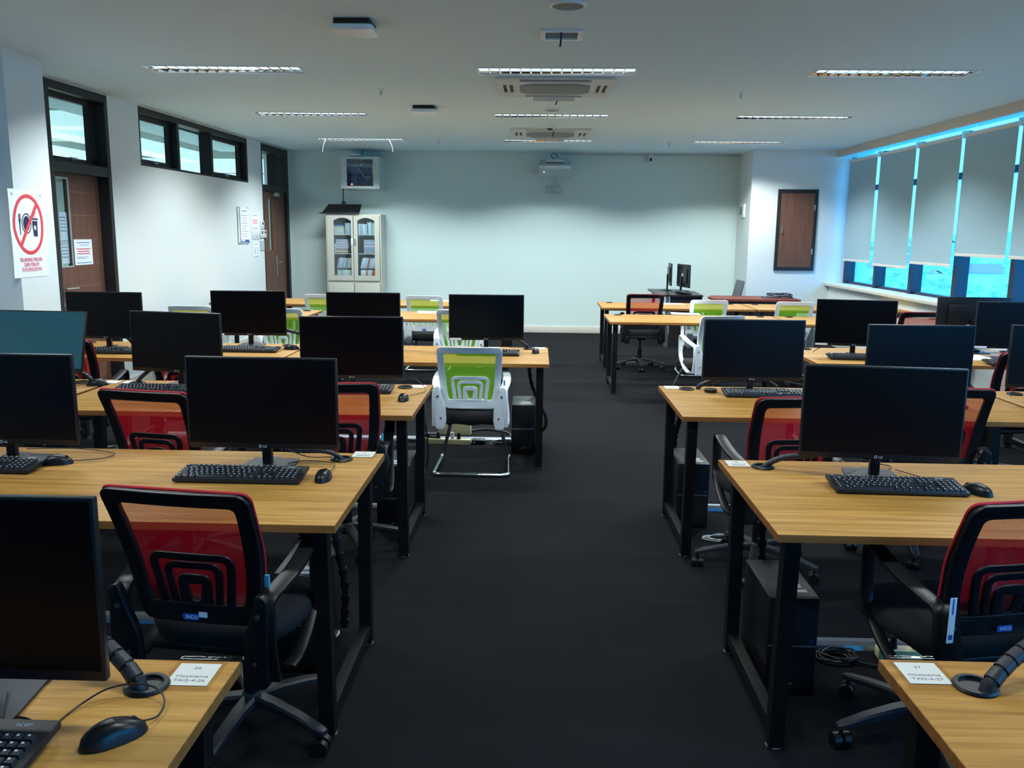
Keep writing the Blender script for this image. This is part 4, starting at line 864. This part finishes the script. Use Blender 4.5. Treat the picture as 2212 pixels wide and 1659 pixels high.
psh([circ(-.18, .285, .010, n=16), circ(-.18, .285, .006, n=16)], 'teal', .0034, 'corner_emblem'); psh([circ(.185, .285, .010, n=16), circ(.185, .285, .006, n=16)], 'teal', .0034, 'corner_emblem')
def wallthing(name, lab, cat, y, z, x=0, grp=None): 
    return thing(name, lab, cat, (LWO+.02284*y+x, y, z), LWA, grp)
def wsheet(t, w_, h_, m_='paper', off=.003, nm='sheet'): return MB().box((off, 0, 0), (.0015, w_, h_)).build(nm, m_, t)
def lines(t, spec, m_, nm, off=.0045):
    b_ = MB()
    for y, z, w_, h_ in spec: b_.box((off, y, z), (.0006, w_, h_))
    return b_.build(nm, m_, t)
t = wallthing('door_notice', 'white printed notice with red text stuck on the near brown door', 'notice', 8.055, 1.393, -.098)
wsheet(t, .31, .235); lines(t, [(.0, .088, .22, .006), (.0, -.098, .26, .006)], 'inkblue', 'blue_bars'); lines(t, [(0, .03, .24, .008), (0, .008, .2, .008), (0, -.014, .22, .008)], 'inkr', 'red_text'); lines(t, [(-.02, -.045, .2, .004), (-.04, -.058, .16, .004), (.02, .066, .16, .004)], 'inkg', 'small_text')
MB().box((.003, -.0, .123), (.001, .33, .014)).build('tape', 'tape', t)
for z, h_, lab in ((1.62, .30, 'bluish printed sheet behind the pane of the near door, upper one'), (1.40, .24, 'yellowish printed sheet behind the pane of the near door, lower one')):
    t = wallthing('pane_notice', lab, 'notice', 7.79, z, -.125); wsheet(t, .14, h_-.03); lines(t, [(0, h_*.3-k*.03, .10, .008) for k in range(5)], 'inkg', 'faint_text', .0045)
t = wallthing('framed_notice', 'tall laminated notice in a clear holder with metal corners, left of the switches', 'notice', 11.98, 1.68)
MB().lo((.008, -.2, -.25), (.014, .2, .25)).build('backing', 'white', t); MB().box((.022, .02, 0), (.0015, .32, .46)).build('sheet', 'paper', t)
lines(t, [(.02, .19, .18, .012)]+[(.02-.02*(k % 2), .13-k*.036, .26-.05*(k % 3), .006) for k in range(9)], 'inkg', 'text_lines', .0235); lines(t, [(.02, -.215, .3, .03)], 'inkblue', 'blue_band', .0235); lines(t, [(-.05, -.215, .12, .018)], 'paper', 'band_logo', .0242)
for y in (-.17, .17):
    for z in (-.235, .235): MB().cyl((0, y, z), (.03, y, z), .010, seg=14).build('standoff', 'steel', t)
t = wallthing('posted_notice', 'small white notice with red text above the light switches', 'notice', 12.48, 1.735); wsheet(t, .29, .225); lines(t, [(0, .085, .2, .007), (0, -.095, .2, .007)], 'inkblue', 'blue_bars'); lines(t, [(0, .02-k*.022, .2, .008) for k in range(3)], 'inkr', 'red_text')
t = wallthing('posted_notice', 'small white notice with two grey columns below the light switches', 'notice', 12.48, 1.33); wsheet(t, .27, .22); lines(t, [(0, .08, .16, .007), (0, -.09, .18, .007)], 'inkblue', 'blue_bars'); lines(t, [(s_*.05, .03-k*.02, .05, .008) for s_ in (-1, 1) for k in range(5)], 'inkg', 'grey_columns')
t = wallthing('posted_notice', 'small greyish sheet under the thermostats beside the double door', 'notice', 12.76, 1.385); wsheet(t, .23, .15, 'rackm'); lines(t, [(0, -.07, .22, .008)], 'inkg', 'lower_line')
for y, z, w_, lab in ((12.76, 1.69, .12, 'upper thermostat controller with a small dark display beside the double door'), (12.72, 1.56, .12, 'left of the two lower thermostat controllers beside the double door'), (12.845, 1.56, .11, 'right of the two lower thermostat controllers beside the double door')):
    t = wallthing('thermostat', lab, 'thermostat', y, z, 0, 'thermostats by the double door'); MB().lo((0, -w_/2, -.058), (.022, w_/2, .058), bev=.004).build('body', 'white', t); MB().lo((.022, -.025, .0), (.0235, .025, .04)).build('display', 'slot', t); MB().lo((.022, -.02, -.04), (.024, .02, -.03)).build('button', 'grille', t)
for k, y in enumerate((12.37, 12.48, 12.59)):
    t = wallthing('light_switch', ['leftmost', 'middle', 'rightmost'][k]+' of the three white light switches between the notices', 'switch', y, 1.54, 0, 'light switches'); MB().lo((0, -.043, -.058), (.010, .043, .058), bev=.003).build('plate', 'whitep', t); MB().lo((.010, -.02, -.03), (.015, .02, .03), bev=.002).build('rocker', 'white', t)

# ------------------------------------------------------------------ back wall: bookcase, rack, projector ...
bc = thing('bookcase', 'tall cream steel bookcase with glass doors full of books against the back wall', 'bookcase', (-3.32, 13.66, 0))
BW, BD, BH = .87, .43, 1.875
MB().lo((0, 0, .04), (.018, BD, BH)).lo((BW-.018, 0, .04), (BW, BD, BH)).lo((.018, 0.001, BH-.03), (BW-.018, BD-.013, BH-.001)).lo((.018, BD-.012, .04), (BW-.018, BD-.001, BH-.002)).lo((.018, .001, .0), (BW-.018, BD-.013, .06)).lo((.018, .001, .80), (BW-.018, BD-.013, .855)).build('body', 'cream', bc)
for z in (1.265, 1.56): MB().lo((.018, .03, z-.012), (BW-.018, BD-.012, z)).build('shelf', 'cream', bc)
for s_ in (0, 1):
    x0 = .02+s_*.417; x1 = x0+.413
    hx0, hx1 = (x0+.105, x1-.035) if s_ == 0 else (x0+.065, x1-.08)
    arch = [(hx0, .92), (hx1, .92), (hx1, 1.775)]+[(hx1-(hx1-hx0)*k/8, 1.775+.045*sin(pi*k/8)) for k in range(1, 8)]+[(hx0, 1.775)]
    d_ = MB().add(curve_mesh([rect(x0+.003, .84, x1-.003, BH-.02), arch], .016)).tf(lambda c: (c.x, c.z-.009, c.y)).build('glass_door', 'cream', bc)
    MB().lo((hx0, -.008, .92), (hx1, -.004, 1.82)).build('door_pane', 'glass', d_)
    hx = x1-.022 if s_ == 0 else x0+.022
    MB().lo((hx-.016, -.022, 1.39), (hx+.016, -.017, 1.50), bev=.003).build('handle', 'steel' if s_ else 'white', d_)
    MB().lo((x0+.003, -.017, .07), (x1-.003, -.001, .80), bev=.002).build('lower_door', 'cream', bc)
bcols = ['paper', 'inkg', 'cream', 'skirt', 'inkblue', 'redrim', 'rackm', 'white', 'paper', 'groove']
bkm = [mat('book_'+n, c, .6) for n, c in [('white', col(226, 224, 220)), ('pale_grey', col(190, 190, 188)), ('mauve', col(188, 160, 165)), ('yellow', col(214, 200, 140)), ('blue', col(90, 105, 160)), ('red', col(190, 110, 105)), ('teal', col(150, 170, 175)), ('rose', col(220, 200, 198)), ('olive', col(140, 140, 90)), ('orange', col(206, 104, 54))]]
def bookmesh(m_, nm):
    b_ = MB().lo((0, 0, 0), (1, 1, 1)); return b_
def book(x, y, z, dx, dy, dz, mi, lean, lab, grp):
    """a book: cover with a paler page block"""
    b_ = MB().box((0, 0, dz/2), (dx, dy, dz), bev=.0015); o = b_.build('book', bkm[mi]); o.location = (x, y, z); o.rotation_euler = (0, R(lean), 0); return tag(o, lab, 'book', grp)
random.seed(11)
def flat_stack(x, z, n, w_, hmin, hmax, lab, grp, cs):
    zz = z
    for k in range(n):
        h = random.uniform(hmin, hmax); book(x+random.uniform(-.006, .006), 13.80, zz, w_, .2, h-.001, random.choice(cs), 0, lab, grp); zz += h
def upright(x0, x1, z, h, lean, lab, grp, cs, th=(.014, .024), yy=13.80):
    x = x0
    while x < x1:
        w_ = random.uniform(*th); book(x+w_/2, yy, z, w_-.001, .18, h*random.uniform(.93, 1.0), random.choice(cs), lean, lab, grp); x += w_
X0 = -3.32
flat_stack(X0+.19, 1.56, 7, .17, .016, .026, 'book in the flat pile on the top shelf behind the left glass door', 'books piled on the top left shelf', [0, 1, 2, 3, 4, 7])
t = thing('file_box', 'beige cardboard file box standing on the top shelf behind the left glass door', 'box', (X0+.345, 13.80, 1.56)); MB().lo((-.05, -.1, 0), (.05, .1, .17), bev=.002).build('body', bkm[1], t); MB().lo((-.052, -.102, .155), (.052, .102, .175)).build('lid', bkm[1], t)
upright(X0+.50, X0+.64, 1.56, .17, 0, 'dark spined book standing on the top shelf behind the right glass door', 'books on the top right shelf, left part', [0, 1, 1, 7])
upright(X0+.64, X0+.80, 1.56, .20, 0, 'tall book standing on the top shelf behind the right glass door', 'books on the top right shelf, right part', [0, 3, 5, 6, 0], (.018, .03))
flat_stack(X0+.24, 1.265, 12, .19, .015, .022, 'book in the tall flat pile on the middle shelf behind the left glass door', 'books piled on the middle left shelf', [7, 0, 1, 5, 3, 6, 2])
upright(X0+.12, X0+.14, 1.265, .16, 0, 'book standing left of the pile on the middle left shelf', 'books beside the left pile', [0], (.015, .02)); 
flat_stack(X0+.68, 1.265, 13, .19, .014, .020, 'book in the tall flat pile on the middle shelf behind the right glass door', 'books piled on the middle right shelf', [7, 0, 1, 2, 2, 6])
for zz, hh, nm in ((.856, .165, 'lower'), (1.03, .185, 'upper')):
    upright(X0+.14, X0+.40, zz, hh-.01, 14 if zz > 1 else 6, 'slanted book in the %s layer on the bottom shelf behind the left glass door' % nm, 'books in the %s layer bottom left' % nm, [0, 1, 0, 2, 7, 3, 6])
    upright(X0+.52, X0+.80, zz, hh-.01, 14 if zz > 1 else 4, 'slanted book in the %s layer on the bottom shelf behind the right glass door' % nm, 'books in the %s layer bottom right' % nm, [0, 0, 2, 5, 7, 1] if zz > 1 else [0, 9, 9, 9, 0])
# network rack
nr = thing('network_cabinet', 'grey white wall cabinet full of network cables above the bookcase', 'cabinet', (-3.045, 13.56, 2.262))
W2, D2, H2 = .60, .565, .482
MB().lo((0, .023, 0), (.012, D2, H2)).lo((W2-.012, .023, 0), (W2, D2, H2)).lo((.012, .023, .001), (W2-.012, D2-.011, .012)).lo((.012, .023, H2-.012), (W2-.012, D2-.011, H2-.001)).lo((.012, D2-.01, .001), (W2-.012, D2-.001, H2-.001)).lo((-.002, 0, 0), (W2+.002, .022, .03)).lo((-.002, 0, H2-.03), (W2+.002, .022, H2)).build('body', 'rackm', nr)
d_ = MB().add(curve_mesh([rect(.002, .03, W2-.002, H2-.03), rect(.095, .04, .50, H2-.04)], .016)).tf(lambda c: (c.x, c.z+.008, c.y)).build('front_door', 'rackm', nr)
MB().lo((.095, .006, .04), (.50, .010, H2-.04)).build('door_pane', 'glass', d_); MB().cyl((.05, -.004, .24), (.05, 0, .24), .010).build('lock', 'steel', d_)
MB().lo((.09, .09, .34), (.52, .3, .375), bev=.002).build('patch_panel', 'rackm', nr); MB().lo((.10, .10, .03), (.5, .5, .05)).lo((.10, .12, .20), (.46, .4, .235)).build('switch_unit', 'kbody', nr)
for k in range(8): MB().lo((.13+k*.045, .086, .350), (.155+k*.045, .09, .366)).build('port', 'slot', nr)
random.seed(3)
for k in range(16):
    x = .12+random.random()*.34; pts = [(x, .085, .345), (x+random.uniform(-.05, .05), .06, .30), (x+random.uniform(-.1, .1), .05, random.uniform(.1, .25)), (x+random.uniform(-.1, .1), .07, .06)]
    MB().tube(smooth_path(pts, 6), .0035, 6).build('patch_cable', 'inkblue' if k % 3 else 'teal', nr)
MB().tube(smooth_path([(.18, .05, .33), (.24, .03, .35), (.33, .03, .22), (.42, .03, .16), (.48, .03, .22), (.49, .03, .32), (.44, .04, .35)], 6), .005, 8).build('patch_cable', 'cable_white', nr)
MB().box((.165, .03, .065), (.025, .01, .02)).build('power_light', 'ledr', nr)
t = thing('wireless_access_point', 'white dome shaped wireless unit on top of the wall cabinet under the ceiling', 'access point', (-2.83, 13.65, 2.744)); MB().lathe([(.10, .015), (.11, .02), (.10, .035), (.05, .05), (0, .052)]).build('dome', 'whitep', t); MB().cyl((.0, 0, 0), (0, 0, .02), .03).build('mount', 'white', t); MB().tube([(.03, .05, .03), (.09, .1, .06), (.09, .12, .126)], .006).build('cable', 'cable', t)
# music stand lying on the bookcase
t = thing('music_stand', 'black music stand tray with upright pole on top of the bookcase', 'music stand', (-3.08, 13.75, 1.878))
MB().poly([(-.31, -.09, .0), (.29, -.09, .0), (.29, .12, .15), (-.24, .12, .15)], (0, .006, .004)).build('tray', 'plastic', t); MB().lo((-.33, -.13, .0), (.29, -.085, .018), bev=.003).lo((-.15, -.12, .018), (.05, -.1, .022)).build('ledge', 'plastic', t)
MB().cyl((.0, .12, .10), (0, .12, .565), .009).lo((-.03, .11, .12), (.03, .15, .2)).build('pole', 'plastic', t); MB().cyl((-.02, .12, .50), (.02, .12, .50), .011).cyl((0, .12, .56), (0, .12, .585), .012).build('clamp', 'plastic', t)
# projector
pj = thing('projector', 'white short throw projector on a wall arm, centre of the back wall', 'projector', (.262, 13.80, 2.49))
MB().lo((-.255, -.12, 0), (.255, .16, .165), bev=.02).build('body', 'rackm', pj); MB().lo((-.235, -.124, .105), (.245, -.119, .155), bev=.002).build('front_band', 'white', pj)
MB().lo((-.14, -.04, .165), (.13, .20, .19)).lo((-.14, -.06, .21), (.13, .28, .255), bev=.004).lo((-.02, .1, .19), (.04, .2, .215)).build('wall_arm', 'rackm', pj); MB().lo((-.24, .29, .04), (.25, .326, .27)).build('wall_plate', 'rackm', pj)
MB().cyl((-.17, -.126, .055), (-.17, -.119, .055), .006).build('power_light', 'led', pj); MB().tube(smooth_path([(0, .05, .255), (-.06, .1, .32), (-.02, .2, .36), (.03, .25, .345), (.03, .28, .30)], 6), .006).build('cable', 'cable', pj)
MB().lo((-.20, -.125, .118), (-.18, -.1235, .124)).lo((-.195, -.125, .135), (-.185, -.1235, .143)).build('marking', 'slot', pj)
t = thing('touch_sensor_box', 'small white box on the back wall below the projector', 'box', (.246, 14.13, 2.30)); MB().lo((-.115, -.05, -.05), (.115, 0, .05), bev=.005).build('body', 'rackm', t); MB().lo((-.04, -.0515, -.03), (.05, -.0495, -.025)).build('marking', 'grille', t); MB().tube(smooth_path([(.10, -.02, .05), (.08, -.02, .09), (.03, -.02, .13), (.03, -.02, .19)], 5), .004).build('cable', 'rackm', t)
t = thing('security_camera', 'small white camera with a black lens at the top of the back wall', 'camera', (1.775, 14.09, 2.82)); MB().lo((-.035, -.06, -.075), (.035, .04, .03), bev=.012).build('housing', 'white', t); MB().lo((-.017, -.064, -.07), (.017, -.058, -.02), bev=.006).build('lens_window', 'slot', t)
t = thing('breaker_box', 'small white switch box with a grey cover in the back right corner', 'box', (3.2, 13.72, 1.99)); MB().lo((-.03, -.12, -.1), (0, .12, .1), bev=.004).build('body', 'white', t); MB().lo((-.045, -.07, -.06), (-.03, .07, .06), bev=.006).build('cover', 'grille', t)
# access door on the pilaster
ad = thing('access_door', 'small walnut service door in a black frame on the right pilaster', 'door', (3.60, 13.3, 1.095))
MB().add(curve_mesh([rect(0, 0, .595, 1.205), rect(.045, .055, .55, 1.15)], .03)).tf(lambda c: (c.x, c.z-.012, c.y)).build('frame', 'frame', ad)
dl = MB().lo((.045, -.02, .055), (.55, -.004, 1.15)).build('leaf', 'doorw', ad); MB().add(curve_mesh([rect(.11, .12, .485, 1.085), rect(.122, .132, .473, 1.073)], .002)).tf(lambda c: (c.x, c.z-.0215, c.y)).build('panel_moulding', 'doorw', dl)
MB().tube([(.085, -.022, .55), (.085, -.045, .56), (.085, -.045, .66), (.085, -.022, .67)], .006).build('handle', 'steel', dl)
for z in (.25, .90): MB().lo((.545, -.032, z), (.560, -.018, z+.08)).build('hinge', 'steel', ad)

# ------------------------------------------------------------------ teacher's corner
t = thing('teacher_desk', 'dark wenge desk with two monitors in the back right corner', 'desk', (1.77, 12.42, 0))
MB().poly([(0, 0, .735), (.62, 0, .735), (.66, .9, .735), (.45, 1.35, .735), (.0, 1.35, .735)], (0, 0, .028)).build('desktop', 'darkwood', t); MB().lo((.16, .06, .1), (.62, .08, .735)).lo((.60, .06, .02), (.62, 1.2, .735)).build('modesty_panel', 'darkwood', t)
for x, y in ((.10, .06), (.06, 1.25)): MB().lo((x, y, 0), (x+.05, y+.05, .735)).build('leg', 'alu', t)
t = thing('side_table', 'long reddish brown table joined to the teacher desk', 'table', (2.45, 11.93, 0)); MB().poly([(0, .45, .72), (.0, .05, .72), (.04, 0, .72), (1.16, 0, .72), (1.20, .05, .72), (1.20, .70, .72), (.10, .70, .72)], (0, 0, .03)).build('tabletop', 'mahog', t); MB().lo((.05, .06, .05), (1.14, .08, .72)).lo((.05, .06, 0), (.08, .6, .72)).lo((1.12, .06, 0), (1.15, .6, .72)).build('panel', 'darkwood', t)
t = dup(mon, (2.12, 12.93, .764), R(100), 'black monitor on the teacher desk, seen from behind with a white sticker'); MB().box((-.02, -.0402, .26), (.055, .001, .045)).build('rear_sticker', 'paper', t)
for c in [c for c in C.objects if c.parent == t and c.name.startswith('neck')]: pass
dup(mon, (1.99, 13.42, .764), R(86), 'black monitor on the teacher desk seen nearly edge on')
dup(kb, (2.15, 12.72, .764), R(98), 'black keyboard before the monitors on the teacher desk'); o = dup(ms, (2.23, 12.95, .764), R(90), 'mouse on the teacher desk beside the keyboard')
t = thing('task_chair', 'grey high backed chair behind the brown teacher table, seen side on', 'chair', (2.78, 12.98, 0))
MB().box((.21, 0, .72), (.035, .42, .48), rot=Matrix.Rotation(R(13), 3, 'Y'), bev=.012).build('backrest', 'greyfab', t); MB().box((0, 0, .44), (.44, .44, .06), bev=.02).build('seat', 'greyfab', t); MB().tube([(.1, 0, .40), (.24, 0, .45), (.27, 0, .7), (.31, 0, .88)], .014).build('back_support', 'chrome', t); MB().cyl((0, 0, .08), (0, 0, .41), .022).build('gas_lift', 'chrome', t)
st = MB()
for k in range(5): st.tube([(0, 0, .08), (.28*cos(k*1.257), .28*sin(k*1.257), .05)], .016).cyl((.28*cos(k*1.257)-.01, .28*sin(k*1.257), .024), (.28*cos(k*1.257)+.01, .28*sin(k*1.257), .024), .024)
st.build('star_base', 'plastic', t)
random.seed(21); t = thing('cable_pile', 'heap of dark blue grey cables on the end of the brown teacher table', 'cable', (3.40, 12.25, .75))
for k in range(7):
    pts = [(-.24+random.uniform(0, .1), random.uniform(-.08, .08), .012)]+[(random.uniform(-.16, .2), random.uniform(-.1, .1), random.uniform(.02, .07)) for _ in range(5)]+[(.2, random.uniform(-.05, .05), .012)]
    MB().tube(smooth_path(pts, 6), .007, 6).build('cable', ['cable_grey', 'cable', 'inkg'][k % 3], t)

# ------------------------------------------------------------------ outside the window
def terr(u, v):
    x = 6+u*u*900; y = -120+v*1100; d = max(0, x-90)/800; return V((x, y, -16+70*d**1.5+6*sin(y*.011)*d+3*sin(x*.03+y*.02)*d))
struct(MB().grid(terr, 40, 50).build('ground', 'hill'))
random.seed(5)
hh = []
for k in range(15):
    x = 130+(k//5)*85+random.uniform(0, 40); y = x*(1.95+(k % 5)*.2+random.uniform(0, .06)); d = max(0, x-90)/800; z = -16+70*d**1.5+6*sin(y*.011)*d+3*sin(x*.03+y*.02)*d
    s_ = random.uniform(6, 15)
    if k == 0:
        pr = thing('house', 'x', 'building'); MB().lo((-.5, -.35, -.4), (.5, .35, .4)).build('walls', 'house', pr); MB().poly([(-.56, -.42, .4), (.56, -.42, .4), (.56, 0, .68), (-.56, 0, .68)], (0, 0, .02)).poly([(-.56, .42, .4), (.56, .42, .4), (.56, 0, .68), (-.56, 0, .68)], (0, 0, .02)).build('roof', 'roof', pr)
        o = place(pr, (x, y, z), random.uniform(0, 3), 'pale house on the hillside far outside the window', 'houses on the hillside')
    else: o = place(pr, (x, y, z), random.uniform(0, 3), 'pale house on the hillside far outside the window', 'houses on the hillside')
    o.scale = (s_, s_, s_*.8)
